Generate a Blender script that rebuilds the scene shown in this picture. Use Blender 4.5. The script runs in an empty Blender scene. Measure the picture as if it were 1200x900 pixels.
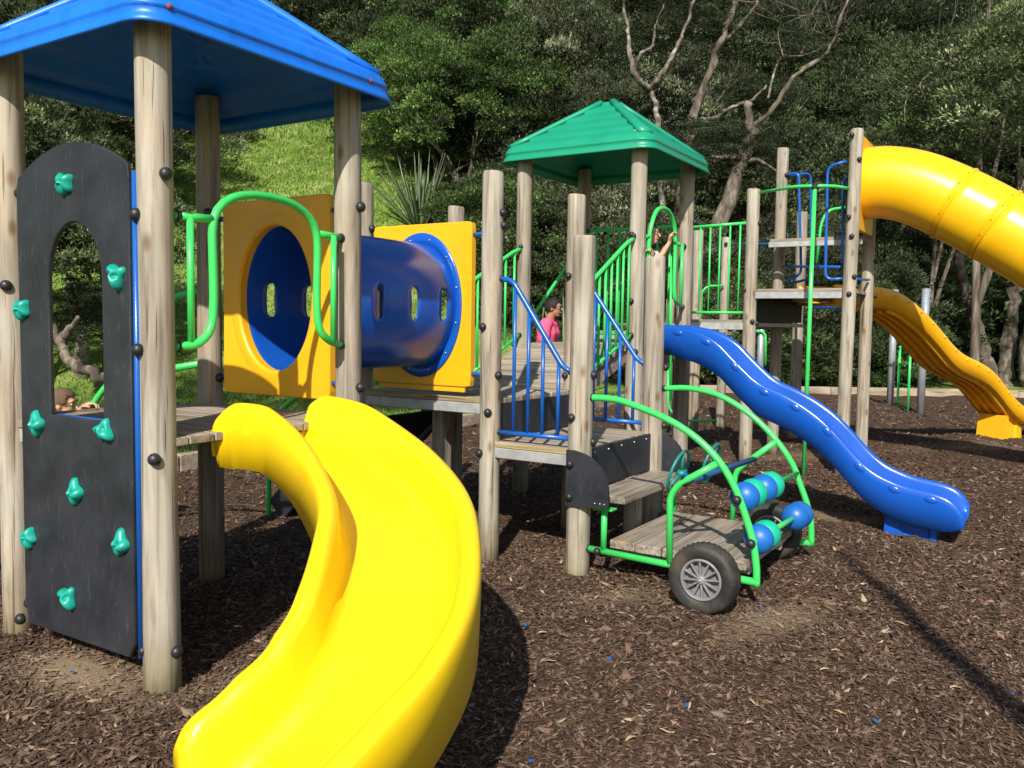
import bpy, math, random
import numpy as np
from mathutils import Vector, Matrix, noise as mn

SC = bpy.context.scene
COL = SC.collection
R_ = math.radians

# ---------------------------------------------------------------- camera
PITCH = 3.9
ROLL = .91
EYE = Vector((0, 0, 1.53))
cam_d = bpy.data.cameras.new('camera')
cam = bpy.data.objects.new('camera', cam_d)
COL.objects.link(cam)
cam.location = EYE
cam.matrix_world = Matrix.Translation(EYE) @ Matrix.Rotation(R_(90 - PITCH), 4, 'X') @ Matrix.Rotation(R_(ROLL), 4, 'Z')
cam_d.sensor_width = 36
cam_d.lens = 30.0
cam_d.clip_start = .05
cam_d.clip_end = 600
SC.camera = cam

# ---------------------------------------------------------------- world, sun, exposure
SUN_EL = 38.0
SHADOW_AZ = 11.0                      # shadows fall away from the camera, this much to the right
world = bpy.data.worlds.new('World')
SC.world = world
world.use_nodes = True
wn = world.node_tree
wn.nodes.clear()
wo = wn.nodes.new('ShaderNodeOutputWorld')
wb = wn.nodes.new('ShaderNodeBackground')
sky = wn.nodes.new('ShaderNodeTexSky')
sky.sky_type = 'NISHITA'
sky.sun_disc = False
sky.sun_elevation = R_(SUN_EL)
sky.sun_rotation = R_(180 + SHADOW_AZ)
wb.inputs['Strength'].default_value = .1
wn.links.new(sky.outputs[0], wb.inputs[0])
wn.links.new(wb.outputs[0], wo.inputs[0])
sun_d = bpy.data.lights.new('sun', 'SUN')
sun_d.energy = 4.9
sun_d.angle = R_(.55)
sun_d.color = (1, .95, .86)
sun = bpy.data.objects.new('sun', sun_d)
COL.objects.link(sun)
sun_dir = Vector((math.sin(R_(SHADOW_AZ)) * math.cos(R_(SUN_EL)), math.cos(R_(SHADOW_AZ)) * math.cos(R_(SUN_EL)), -math.sin(R_(SUN_EL))))
sun.rotation_euler = sun_dir.to_track_quat('-Z', 'Y').to_euler()
SC.view_settings.view_transform = 'Standard'
SC.view_settings.look = 'None'
SC.view_settings.exposure = .35
SC.view_settings.gamma = 1
SC.render.engine = 'CYCLES'
SC.cycles.use_denoising = True
SC.cycles.max_bounces = 6
SC.cycles.transparent_max_bounces = 4

# ---------------------------------------------------------------- helpers
def at(px, py, Y):
    """point at forward distance Y seen at photo pixel px, py"""
    ro = R_(ROLL); dx = px - 600; dy = py - 450
    a = (dx * math.cos(ro) + dy * math.sin(ro)) / 1000.; b = -(-dx * math.sin(ro) + dy * math.cos(ro)) / 1000.
    p = R_(PITCH)
    r = Vector((a, math.cos(p) + b * math.sin(p), -math.sin(p) + b * math.cos(p)))
    return EYE + r * (Y / r.y)

def V(*a): return Vector(a)
UU = V(.534, .8455, 0); VV = V(-.8455, .534, 0); NN = V(.8455, -.534, 0)
UP = V(0, 0, 1)

class MB:
    def __init__(s): s.v = []; s.f = []; s.sm = []
    def add(s, vs, fs, smooth=True):
        o = len(s.v)
        s.v += [tuple(x) for x in vs]
        s.f += [tuple(i + o for i in f) for f in fs]
        s.sm += [smooth] * len(fs)
        return s
    def box(s, c, ax, ay, az, sx, sy, sz, ch=.003):
        """chamfered box: centre, three unit axes, full sizes"""
        c = Vector(c); h = (sx / 2, sy / 2, sz / 2); ax, ay, az = Vector(ax).normalized(), Vector(ay).normalized(), Vector(az).normalized()
        ch = min(ch, min(h) * .45)
        vs = []; idx = {}
        for i in (-1, 1):
            for j in (-1, 1):
                for k in (-1, 1):
                    for m in range(3):
                        q = [i * h[0], j * h[1], k * h[2]]
                        for n in range(3):
                            if n != m: q[n] -= (i, j, k)[n] * ch
                        idx[(i, j, k, m)] = len(vs)
                        vs.append(c + ax * q[0] + ay * q[1] + az * q[2])
        fs = []
        for m in range(3):
            a, b = [x for x in range(3) if x != m]
            for sgn in (-1, 1):
                loop = []
                for (p, q) in ((-1, -1), (1, -1), (1, 1), (-1, 1)):
                    t = [0, 0, 0]; t[m] = sgn; t[a] = p; t[b] = q
                    loop.append(idx[(*t, m)])
                flip = (sgn < 0) ^ (m == 1)
                fs.append(loop[::-1] if flip else loop)
        for m in range(3):          # edge strips along axis m
            a, b = [x for x in range(3) if x != m]
            for p in (-1, 1):
                for q in (-1, 1):
                    t0 = [0, 0, 0]; t1 = [0, 0, 0]
                    t0[m] = -1; t1[m] = 1; t0[a] = t1[a] = p; t0[b] = t1[b] = q
                    fs.append([idx[(*t0, a)], idx[(*t1, a)], idx[(*t1, b)], idx[(*t0, b)]])
        for i in (-1, 1):
            for j in (-1, 1):
                for k in (-1, 1):
                    fs.append([idx[(i, j, k, 0)], idx[(i, j, k, 1)], idx[(i, j, k, 2)]])
        return s.add(vs, fs, False)
    def loft(s, rings, closed=True, cap0=False, cap1=False, smooth=True):
        n = len(rings[0]); o = []
        for r in rings: o += list(r)
        fs = []
        m = n if closed else n - 1
        for i in range(len(rings) - 1):
            for j in range(m):
                a = i * n + j; b = i * n + (j + 1) % n
                fs.append((a, b, b + n, a + n))
        if cap0: fs.append(tuple(range(n))[::-1])
        if cap1: fs.append(tuple((len(rings) - 1) * n + j for j in range(n)))
        return s.add(o, fs, smooth)
    def tube(s, pts, r, seg=12, cap=True, round_=True, sub=0):
        pts = [Vector(p) for p in pts]
        if sub: pts = smooth_path(pts, sub)
        n = len(pts)
        rr = r if isinstance(r, (list, tuple)) else [r] * n
        if len(rr) != n: rr = list(np.interp(np.linspace(0, 1, n), np.linspace(0, 1, len(rr)), rr))
        t = (pts[1] - pts[0]).normalized()
        up = UP if abs(t.z) < .9 else V(1, 0, 0)
        a = t.cross(up).normalized(); rings = []
        for i in range(n):
            if i == 0: tt = pts[1] - pts[0]
            elif i == n - 1: tt = pts[-1] - pts[-2]
            else: tt = (pts[i + 1] - pts[i]).normalized() + (pts[i] - pts[i - 1]).normalized()
            if tt.length < 1e-9: tt = t
            tt.normalize()
            a = (a - tt * a.dot(tt)).normalized(); b = tt.cross(a)
            rings.append([pts[i] + (a * math.cos(2 * math.pi * k / seg) + b * math.sin(2 * math.pi * k / seg)) * rr[i] for k in range(seg)])
        return s.loft(rings, True, cap, cap)
    def sphere(s, c, r, seg=16, rings=10, sc=(1, 1, 1), M=None):
        c = Vector(c); vs = []; fs = []
        for i in range(rings + 1):
            th = math.pi * i / rings
            for j in range(seg):
                ph = 2 * math.pi * j / seg
                q = V(math.sin(th) * math.cos(ph) * sc[0], math.sin(th) * math.sin(ph) * sc[1], math.cos(th) * sc[2]) * r
                if M: q = M @ q
                vs.append(c + q)
        for i in range(rings):
            for j in range(seg):
                a = i * seg + j; b = i * seg + (j + 1) % seg
                fs.append((a, a + seg, b + seg, b))
        return s.add(vs, fs)
    def weld(s, e=2e-4):
        key = {}; mp = []; nv = []
        for p in s.v:
            k = (round(p[0] / e), round(p[1] / e), round(p[2] / e))
            if k not in key: key[k] = len(nv); nv.append(p)
            mp.append(key[k])
        nf = []; ns = []
        for f, q in zip(s.f, s.sm):
            g = []
            for i in f:
                if mp[i] not in g: g.append(mp[i])
            if len(g) > 2: nf.append(tuple(g)); ns.append(q)
        s.v, s.f, s.sm = nv, nf, ns
    def build(s, name, mat, parent=None, root=None, loc=None):
        me = bpy.data.meshes.new(name)
        off = Vector(loc) if loc is not None else ROOT.get(parent, ROOT.get(root, V(0, 0, 0)))
        me.from_pydata([(x[0] - off.x, x[1] - off.y, x[2] - off.z) for x in s.v], [], s.f)
        me.polygons.foreach_set('use_smooth', s.sm)
        me.update()
        if mat: me.materials.append(mat)
        o = bpy.data.objects.new(name, me)
        COL.objects.link(o)
        if parent is not None:
            o.parent = parent
            ROOT[o] = off
        elif loc is not None:
            o.location = off
            ROOT[o] = off
        return o

ROOT = {}
def smooth_path(P, sub):
    out = []
    n = len(P)
    for i in range(n - 1):
        p0 = P[i - 1] if i else P[0] * 2 - P[1]
        p1, p2 = P[i], P[i + 1]
        p3 = P[i + 2] if i + 2 < n else P[-1] * 2 - P[-2]
        for k in range(sub):
            t = k / sub
            out.append(.5 * ((2 * p1) + (p2 - p0) * t + (2 * p0 - 5 * p1 + 4 * p2 - p3) * t * t + (3 * p1 - p0 - 3 * p2 + p3) * t ** 3))
    out.append(P[-1])
    return out
def fillet(P, r, k=6):
    """polyline with rounded corners"""
    P = [Vector(p) for p in P]; out = [P[0]]
    for i in range(1, len(P) - 1):
        a = (P[i - 1] - P[i]); b = (P[i + 1] - P[i])
        d = min(r, a.length * .48, b.length * .48)
        A = P[i] + a.normalized() * d; B = P[i] + b.normalized() * d
        for j in range(k + 1):
            t = j / k
            out.append(A * (1 - t) ** 2 + P[i] * 2 * t * (1 - t) + B * t * t)
    out.append(P[-1])
    return out
def thing(name, loc, label, cat, group=None):
    o = bpy.data.objects.new(name, None)
    o.empty_display_size = .1
    COL.objects.link(o); o.location = loc
    ROOT[o] = Vector(loc)
    tag(o, label, cat, group)
    return o
def tag(o, label=None, cat=None, group=None, kind=None):
    if label: o['label'] = label
    if cat: o['category'] = cat
    if group: o['group'] = group
    if kind: o['kind'] = kind
    return o
def solidify(o, t, offset=-1):
    m = o.modifiers.new('shell', 'SOLIDIFY'); m.thickness = t; m.offset = offset
    return o

# ---------------------------------------------------------------- materials
def mat(name, base, rough=.5, spec=.5, var=None, scale=8., bump=0., bscale=60., detail=4, coord='Object', stretch=(1, 1, 1), metal=0., coat=0., sss=0.):
    m = bpy.data.materials.new(name); m.use_nodes = True
    nt = m.node_tree; N = nt.nodes; L = nt.links
    b = N['Principled BSDF']
    b.inputs['Base Color'].default_value = (*base, 1)
    b.inputs['Roughness'].default_value = rough
    b.inputs['Specular IOR Level'].default_value = spec
    b.inputs['Metallic'].default_value = metal
    b.inputs['Coat Weight'].default_value = coat
    if sss:
        b.inputs['Subsurface Weight'].default_value = sss
        b.inputs['Subsurface Radius'].default_value = (.02, .01, .005)
    tc = N.new('ShaderNodeTexCoord'); mp = N.new('ShaderNodeMapping')
    mp.inputs['Scale'].default_value = stretch
    L.new(tc.outputs[coord], mp.inputs[0])
    if var:
        nz = N.new('ShaderNodeTexNoise'); nz.inputs['Scale'].default_value = scale; nz.inputs['Detail'].default_value = detail
        L.new(mp.outputs[0], nz.inputs['Vector'])
        cr = N.new('ShaderNodeValToRGB')
        cols = [tuple(c) for c in var]
        while len(cr.color_ramp.elements) < len(cols): cr.color_ramp.elements.new(.5)
        for i, c in enumerate(cols):
            e = cr.color_ramp.elements[i]; e.position = .3 + .4 * i / max(1, len(cols) - 1); e.color = (*c, 1)
        L.new(nz.outputs[0], cr.inputs[0]); L.new(cr.outputs[0], b.inputs['Base Color'])
        rr = N.new('ShaderNodeMapRange'); rr.inputs[3].default_value = rough - .08; rr.inputs[4].default_value = rough + .1
        nr = N.new('ShaderNodeTexNoise'); nr.inputs['Scale'].default_value = 5; nr.inputs['Detail'].default_value = 6
        L.new(mp.outputs[0], nr.inputs['Vector']); L.new(nr.outputs[0], rr.inputs[0]); L.new(rr.outputs[0], b.inputs['Roughness'])
    if bump:
        nb = N.new('ShaderNodeTexNoise'); nb.inputs['Scale'].default_value = bscale; nb.inputs['Detail'].default_value = 5
        bp = N.new('ShaderNodeBump'); bp.inputs['Strength'].default_value = bump; bp.inputs['Distance'].default_value = .01
        L.new(mp.outputs[0], nb.inputs['Vector']); L.new(nb.outputs[0], bp.inputs['Height']); L.new(bp.outputs[0], b.inputs['Normal'])
    return m

def wood(name, light, dark, green=0., ground=False, stretch=(1, 1, .06), scale=26, knots=True, rough=.8):
    m = bpy.data.materials.new(name); m.use_nodes = True
    nt = m.node_tree; N = nt.nodes; L = nt.links
    b = N['Principled BSDF']; b.inputs['Roughness'].default_value = rough; b.inputs['Specular IOR Level'].default_value = .25
    tc = N.new('ShaderNodeTexCoord'); mp = N.new('ShaderNodeMapping'); mp.inputs['Scale'].default_value = stretch
    oi = N.new('ShaderNodeObjectInfo')
    ad = N.new('ShaderNodeVectorMath'); ad.operation = 'MULTIPLY_ADD'
    cb = N.new('ShaderNodeCombineXYZ')
    L.new(oi.outputs['Random'], cb.inputs[0]); L.new(oi.outputs['Random'], cb.inputs[2])
    ad.inputs[1].default_value = (7, 7, 7)
    L.new(cb.outputs[0], ad.inputs[0]); L.new(tc.outputs['Object'], ad.inputs[2])
    L.new(ad.outputs[0], mp.inputs[0])
    # distorted grain
    n1 = N.new('ShaderNodeTexNoise'); n1.inputs['Scale'].default_value = scale; n1.inputs['Detail'].default_value = 7; n1.inputs['Roughness'].default_value = .62; n1.inputs['Distortion'].default_value = .6
    L.new(mp.outputs[0], n1.inputs['Vector'])
    cr = N.new('ShaderNodeValToRGB'); e = cr.color_ramp.elements
    e[0].position = .3; e[0].color = (*dark, 1); e[1].position = .62; e[1].color = (*light, 1)
    x = cr.color_ramp.elements.new(.5); x.color = (*[(a * .7 + c * .3) for a, c in zip(light, dark)], 1)
    L.new(n1.outputs[0], cr.inputs[0])
    # large patches (grey weathering, green stain)
    n2 = N.new('ShaderNodeTexNoise'); n2.inputs['Scale'].default_value = 3.2; n2.inputs['Detail'].default_value = 3
    mp2 = N.new('ShaderNodeMapping'); mp2.inputs['Scale'].default_value = tuple(1 if s >= 1 else .4 for s in stretch)
    L.new(ad.outputs[0], mp2.inputs[0]); L.new(mp2.outputs[0], n2.inputs['Vector'])
    r2 = N.new('ShaderNodeMapRange'); r2.inputs[1].default_value = .42; r2.inputs[2].default_value = .7
    L.new(n2.outputs[0], r2.inputs[0])
    mx = N.new('ShaderNodeMix'); mx.data_type = 'RGBA'; mx.blend_type = 'MULTIPLY'
    L.new(r2.outputs[0], mx.inputs[0]); L.new(cr.outputs[0], mx.inputs[6]); mx.inputs[7].default_value = (.64, .61, .58, 1)
    out = mx.outputs[2]
    # warm reddish streaks
    n4 = N.new('ShaderNodeTexNoise'); n4.inputs['Scale'].default_value = 5; n4.inputs['Detail'].default_value = 4
    mp4 = N.new('ShaderNodeMapping'); mp4.inputs['Scale'].default_value = tuple(1 if s >= 1 else .25 for s in stretch); mp4.inputs['Location'].default_value = (3, 5, 1)
    L.new(ad.outputs[0], mp4.inputs[0]); L.new(mp4.outputs[0], n4.inputs['Vector'])
    r4 = N.new('ShaderNodeMapRange'); r4.inputs[1].default_value = .52; r4.inputs[2].default_value = .72; r4.inputs[4].default_value = .55
    L.new(n4.outputs[0], r4.inputs[0])
    mw = N.new('ShaderNodeMix'); mw.data_type = 'RGBA'; mw.blend_type = 'MULTIPLY'
    L.new(r4.outputs[0], mw.inputs[0]); L.new(out, mw.inputs[6]); mw.inputs[7].default_value = (1., .76, .55, 1)
    out = mw.outputs[2]
    # drying cracks: thin dark lines along the grain
    w = N.new('ShaderNodeTexNoise'); w.inputs['Scale'].default_value = scale * 2.2; w.inputs['Detail'].default_value = 2
    mp3 = N.new('ShaderNodeMapping'); mp3.inputs['Scale'].default_value = tuple(s if s >= 1 else s * .5 for s in stretch)
    L.new(ad.outputs[0], mp3.inputs[0]); L.new(mp3.outputs[0], w.inputs['Vector'])
    r3 = N.new('ShaderNodeMapRange'); r3.inputs[1].default_value = .63; r3.inputs[2].default_value = .70
    L.new(w.outputs[0], r3.inputs[0])
    m3 = N.new('ShaderNodeMix'); m3.data_type = 'RGBA'; m3.blend_type = 'MULTIPLY'
    L.new(r3.outputs[0], m3.inputs[0]); L.new(out, m3.inputs[6]); m3.inputs[7].default_value = (.45, .4, .34, 1)
    out = m3.outputs[2]
    if knots:
        vo = N.new('ShaderNodeTexVoronoi'); vo.inputs['Scale'].default_value = 4.2; vo.inputs['Randomness'].default_value = 1
        mpk = N.new('ShaderNodeMapping'); mpk.inputs['Scale'].default_value = tuple(1.6 if s >= 1 else .75 for s in stretch)
        L.new(ad.outputs[0], mpk.inputs[0]); L.new(mpk.outputs[0], vo.inputs['Vector'])
        rk = N.new('ShaderNodeMapRange'); rk.inputs[1].default_value = .17; rk.inputs[2].default_value = .07; rk.inputs[4].default_value = .8
        L.new(vo.outputs['Distance'], rk.inputs[0])
        mk = N.new('ShaderNodeMix'); mk.data_type = 'RGBA'; mk.blend_type = 'MULTIPLY'
        L.new(rk.outputs[0], mk.inputs[0]); L.new(out, mk.inputs[6]); mk.inputs[7].default_value = (.5, .32, .2, 1)
        out = mk.outputs[2]
    if ground:      # dirt and algae creeping up from the ground
        sp = N.new('ShaderNodeSeparateXYZ'); L.new(tc.outputs['Object'], sp.inputs[0])
        nn = N.new('ShaderNodeTexNoise'); nn.inputs['Scale'].default_value = 9; L.new(tc.outputs['Object'], nn.inputs['Vector'])
        ma = N.new('ShaderNodeMath'); ma.operation = 'MULTIPLY_ADD'; ma.inputs[1].default_value = .35; L.new(nn.outputs[0], ma.inputs[0]); L.new(sp.outputs[2], ma.inputs[2])
        rg = N.new('ShaderNodeMapRange'); rg.inputs[1].default_value = .48; rg.inputs[2].default_value = .17; rg.inputs[4].default_value = .8
        L.new(ma.outputs[0], rg.inputs[0])
        mg = N.new('ShaderNodeMix'); mg.data_type = 'RGBA'; mg.blend_type = 'MULTIPLY'
        L.new(rg.outputs[0], mg.inputs[0]); L.new(out, mg.inputs[6]); mg.inputs[7].default_value = (.6, .56, .36, 1)
        out = mg.outputs[2]
    L.new(out, b.inputs['Base Color'])
    bp = N.new('ShaderNodeBump'); bp.inputs['Strength'].default_value = .35; bp.inputs['Distance'].default_value = .004
    L.new(n1.outputs[0], bp.inputs['Height'])
    b2 = N.new('ShaderNodeBump'); b2.invert = True; b2.inputs['Strength'].default_value = .6; b2.inputs['Distance'].default_value = .004
    L.new(r3.outputs[0], b2.inputs['Height']); L.new(bp.outputs[0], b2.inputs['Normal']); L.new(b2.outputs[0], b.inputs['Normal'])
    return m

M = {}
M['post'] = wood('post_wood', (.45, .405, .33), (.19, .16, .118), ground=True)
M['post_grey'] = wood('post_wood_grey', (.38, .34, .275), (.17, .14, .105), ground=True)
ang = math.atan2(NN.y, NN.x)
def deckwood(nm, d, light, dark):       # grain runs along d: x-y stretch done with a rotated mapping
    m = wood(nm, light, dark, stretch=(.05, 1, 1), scale=30, knots=False, rough=.85)
    for nd in m.node_tree.nodes:
        if nd.type == 'VECT_MATH':
            rt = m.node_tree.nodes.new('ShaderNodeVectorRotate'); rt.rotation_type = 'Z_AXIS'
            rt.inputs['Angle'].default_value = -math.atan2(d.y, d.x)
            L = m.node_tree.links
            tc = [n for n in m.node_tree.nodes if n.type == 'TEX_COORD'][0]
            L.new(tc.outputs['Object'], rt.inputs[0]); L.new(rt.outputs[0], nd.inputs[2])
            break
    return m
M['deck_n'] = deckwood('deck_wood', NN, (.40, .35, .28), (.14, .115, .09))
M['deck_u'] = deckwood('deck_wood_long', UU, (.38, .33, .265), (.11, .09, .07))
M['timber_edge'] = deckwood('timber_edge', NN, (.50, .40, .22), (.26, .2, .11))
M['kerb'] = wood('kerb_wood', (.42, .35, .26), (.22, .18, .13), stretch=(.1, 1, 1), scale=14, knots=False)
M['galv'] = mat('galvanised_steel', (.42, .43, .43), .5, .5, var=[(.33, .34, .34), (.5, .5, .49)], scale=14, metal=.35)
def plastic(nm, c, rough=.3, d=.86, sss=0.):
    return mat(nm, c, rough, .5, var=[tuple(x * d for x in c), c, tuple(min(1, x * 1.05) for x in c)], scale=2.2, bump=.06, bscale=140, sss=sss)
M['yellow'] = plastic('yellow_plastic', (.94, .62, .006), .33, .95)
M['golden'] = plastic('golden_plastic', (.93, .50, .006), .3, .94)
M['amber'] = plastic('amber_plastic', (.88, .43, .008), .35, .9)
M['blue'] = plastic('blue_plastic', (.008, .088, .45), .2)
def weathered(m, k=.82):      # water streaks and dulled patches on moulded roofs
    nt = m.node_tree; N = nt.nodes; L = nt.links; b = N['Principled BSDF']
    src = b.inputs['Base Color'].links[0].from_socket; tc = [n for n in N if n.type == 'TEX_COORD'][0]
    out = src
    for sc, st, lo, hi, col in ((14, (1, 1, .12), .5, .75, (k, k, k * 1.02, 1)), (3, (1, 1, 1), .45, .7, (.9, .92, .94, 1)), (60, (1, 1, 1), .7, .76, (.7, .7, .65, 1))):
        mp = N.new('ShaderNodeMapping'); mp.inputs['Scale'].default_value = st; nz = N.new('ShaderNodeTexNoise'); nz.inputs['Scale'].default_value = sc; nz.inputs['Detail'].default_value = 5
        L.new(tc.outputs['Object'], mp.inputs[0]); L.new(mp.outputs[0], nz.inputs['Vector'])
        rr = N.new('ShaderNodeMapRange'); rr.inputs[1].default_value = lo; rr.inputs[2].default_value = hi; L.new(nz.outputs[0], rr.inputs[0])
        mx = N.new('ShaderNodeMix'); mx.data_type = 'RGBA'; mx.blend_type = 'MULTIPLY'; L.new(rr.outputs[0], mx.inputs[0]); L.new(out, mx.inputs[6]); mx.inputs[7].default_value = col; out = mx.outputs[2]
    L.new(out, b.inputs['Base Color'])
    return m
M['blue_roof'] = weathered(plastic('blue_roof_plastic', (.008, .17, .74), .4))
M['green_roof'] = plastic('green_roof_plastic', (.007, .27, .15), .42)
M['teal'] = plastic('teal_plastic', (.008, .33, .25), .38)
M['teal_bead'] = plastic('sea_green_plastic', (.008, .42, .26), .38)
M['blue_bead'] = plastic('mid_blue_plastic', (.01, .13, .45), .4)
M['teal_steel'] = plastic('teal_paint', (.01, .2, .17), .4)
M['lime'] = plastic('lime_paint', (.05, .58, .12), .3)
M['blue_paint'] = plastic('blue_paint', (.008, .10, .42), .28)
M['dull_blue'] = plastic('dull_blue_sleeve', (.02, .08, .25), .55)
M['black'] = mat('black_board', (.022, .024, .03), .5, .4, var=[(.014, .016, .02), (.03, .032, .04)], scale=5, bump=.1, bscale=200)
def scuff(m):
    nt = m.node_tree; N = nt.nodes; L = nt.links; b = N['Principled BSDF']
    src = b.inputs['Base Color'].links[0].from_socket
    tc = [n for n in N if n.type == 'TEX_COORD'][0]
    mp = N.new('ShaderNodeMapping'); mp.inputs['Scale'].default_value = (9, 9, 2.2)
    nz = N.new('ShaderNodeTexNoise'); nz.inputs['Scale'].default_value = 6; nz.inputs['Detail'].default_value = 9; nz.inputs['Roughness'].default_value = .7
    L.new(tc.outputs['Object'], mp.inputs[0]); L.new(mp.outputs[0], nz.inputs['Vector'])
    r = N.new('ShaderNodeMapRange'); r.inputs[1].default_value = .56; r.inputs[2].default_value = .75; r.inputs[4].default_value = .35
    L.new(nz.outputs[0], r.inputs[0])
    mx = N.new('ShaderNodeMix'); mx.data_type = 'RGBA'
    L.new(r.outputs[0], mx.inputs[0]); L.new(src, mx.inputs[6]); mx.inputs[7].default_value = (.13, .12, .11, 1)
    L.new(mx.outputs[2], b.inputs['Base Color'])
scuff(M['black'])
M['cap'] = mat('black_cap', (.018, .018, .02), .45, .5, bump=.05)
M['rubber'] = mat('tyre_rubber', (.02, .02, .021), .62, .4, var=[(.014, .014, .015), (.03, .028, .026), (.075, .06, .045)], scale=9, bump=.15, bscale=90)
M['rim'] = mat('rim_grey', (.2, .2, .21), .45, .5, var=[(.15, .15, .15), (.24, .24, .25)], scale=10)
M['steel'] = mat('bolt_steel', (.6, .6, .6), .3, .5, metal=.9)
M['rust'] = mat('rusty_rivet', (.25, .05, .02), .7)
M['silver_pole'] = mat('silver_pole', (.42, .44, .48), .4, .5, var=[(.36, .38, .42), (.48, .5, .54)], metal=.5)
M['bark'] = mat('tree_bark', (.2, .17, .13), .9, .2, var=[(.045, .035, .027), (.12, .098, .075), (.25, .22, .18)], scale=7, bump=.9, bscale=14, stretch=(1, 1, .35))
M['bark_pale'] = mat('pale_bark', (.34, .31, .26), .9, .2, var=[(.06, .048, .036), (.16, .135, .105), (.36, .33, .28)], scale=5, bump=.8, bscale=12)
M['skin'] = mat('skin', (.56, .31, .2), .5, .4, sss=.1)
M['skin_dark'] = mat('skin_brown', (.36, .18, .11), .5, .4, sss=.1)
M['pink'] = mat('pink_cotton', (.85, .1, .22), .9, .2, bump=.2, bscale=90, var=[(.8, .09, .2), (.88, .13, .26)])
M['hair_black'] = mat('black_hair', (.012, .01, .009), .6, .4, bump=.6, bscale=240)
M['hair_brown'] = mat('brown_hair', (.12, .07, .04), .65, .4, bump=.6, bscale=240)
M['hair_fair'] = mat('fair_hair', (.13, .08, .048), .7, .3, bump=.6, bscale=240)
M['grey_shirt'] = mat('pale_grey_cotton', (.5, .53, .58), .9, .2, bump=.2, bscale=90)
M['jeans'] = mat('dark_trousers', (.04, .045, .06), .9, .2)
M['eye'] = mat('eye_white', (.5, .47, .43), .4)
M['iris'] = mat('dark_iris', (.02, .012, .008), .2)
M['lip'] = mat('lip', (.38, .13, .1), .5)
def dotted():
    m = mat('dotted_cotton', (.015, .015, .03), .9, .2)
    N = m.node_tree.nodes; L = m.node_tree.links
    tc = [n for n in N if n.type == 'TEX_COORD'][0]
    v = N.new('ShaderNodeTexVoronoi'); v.inputs['Scale'].default_value = 28; v.inputs['Randomness'].default_value = .3
    L.new(tc.outputs['Object'], v.inputs['Vector'])
    r = N.new('ShaderNodeMapRange'); r.inputs[1].default_value = .27; r.inputs[2].default_value = .23
    L.new(v.outputs['Distance'], r.inputs[0])
    mx = N.new('ShaderNodeMix'); mx.data_type = 'RGBA'; mx.inputs[6].default_value = (.02, .018, .04, 1); mx.inputs[7].default_value = (.6, .6, .62, 1)
    L.new(r.outputs[0], mx.inputs[0]); L.new(mx.outputs[2], N['Principled BSDF'].inputs['Base Color'])
    return m
M['dots'] = dotted()

def leafmat(name, trans=.3, rough=.6):
    """colour comes from the leaf's own attribute"""
    m = bpy.data.materials.new(name); m.use_nodes = True
    N = m.node_tree.nodes; L = m.node_tree.links
    b = N['Principled BSDF']; b.inputs['Roughness'].default_value = rough; b.inputs['Specular IOR Level'].default_value = .22
    a = N.new('ShaderNodeAttribute'); a.attribute_name = 'tint'
    oi = N.new('ShaderNodeObjectInfo')
    L.new(a.outputs['Color'], b.inputs['Base Color'])
    hs = N.new('ShaderNodeMix'); hs.data_type = 'RGBA'; hs.blend_type = 'MULTIPLY'; hs.inputs[0].default_value = 1
    L.new(a.outputs['Color'], hs.inputs[6]); L.new(oi.outputs['Color'], hs.inputs[7])
    L.new(hs.outputs[2], b.inputs['Base Color'])
    if trans:
        t = N.new('ShaderNodeBsdfTranslucent'); L.new(hs.outputs[2], t.inputs['Color'])
        ms = N.new('ShaderNodeMixShader'); ms.inputs[0].default_value = trans
        L.new(b.outputs[0], ms.inputs[1]); L.new(t.outputs[0], ms.inputs[2])
        L.new(ms.outputs[0], N['Material Output'].inputs[0])
    return m
M['leaf'] = leafmat('leaf')
M['chip'] = leafmat('bark_chip', 0, .8)
M['grass'] = leafmat('grass_blade', .3, .6)

# ---------------------------------------------------------------- ground
def yk(x):                      # line of the timber kerb
    P = [(-14, -9.), (-3.4, 8.6), (-1., 12.5), (4.5, 20.5), (7.7, 20.6), (40, 21.)]
    return np.interp(x, [p[0] for p in P], [p[1] for p in P])
def hz(x, y):
    x = np.asarray(x, float); y = np.asarray(y, float)
    g = np.clip(y - 16.5 - 12 * np.clip((x + 2.5) / 12, 0, 1), 0, None)
    z = .52 * (np.sqrt(g * g + 3) - math.sqrt(3))
    far = np.clip(np.abs(x) - 40, 0, None)
    z = z + .04 * far
    z = z + .25 * np.sin(x * .5 + 1.3) * np.sin(y * .37) * np.clip(g / 6, 0, 1)
    return z
def hm(x, y):                   # mulch surface
    x = np.asarray(x, float); y = np.asarray(y, float)
    return .022 * np.sin(x * 2.1 + .7) * np.sin(y * 1.7 + .3) + .010 * np.sin(x * 3.7 - y * 4.9 + 1) * np.sin(y * 2.9 + x * 1.3) + .012 * np.sin(x * 5.3 + y * 3.1) + .006 * np.sin(x * 11 - y * 9)
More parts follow.
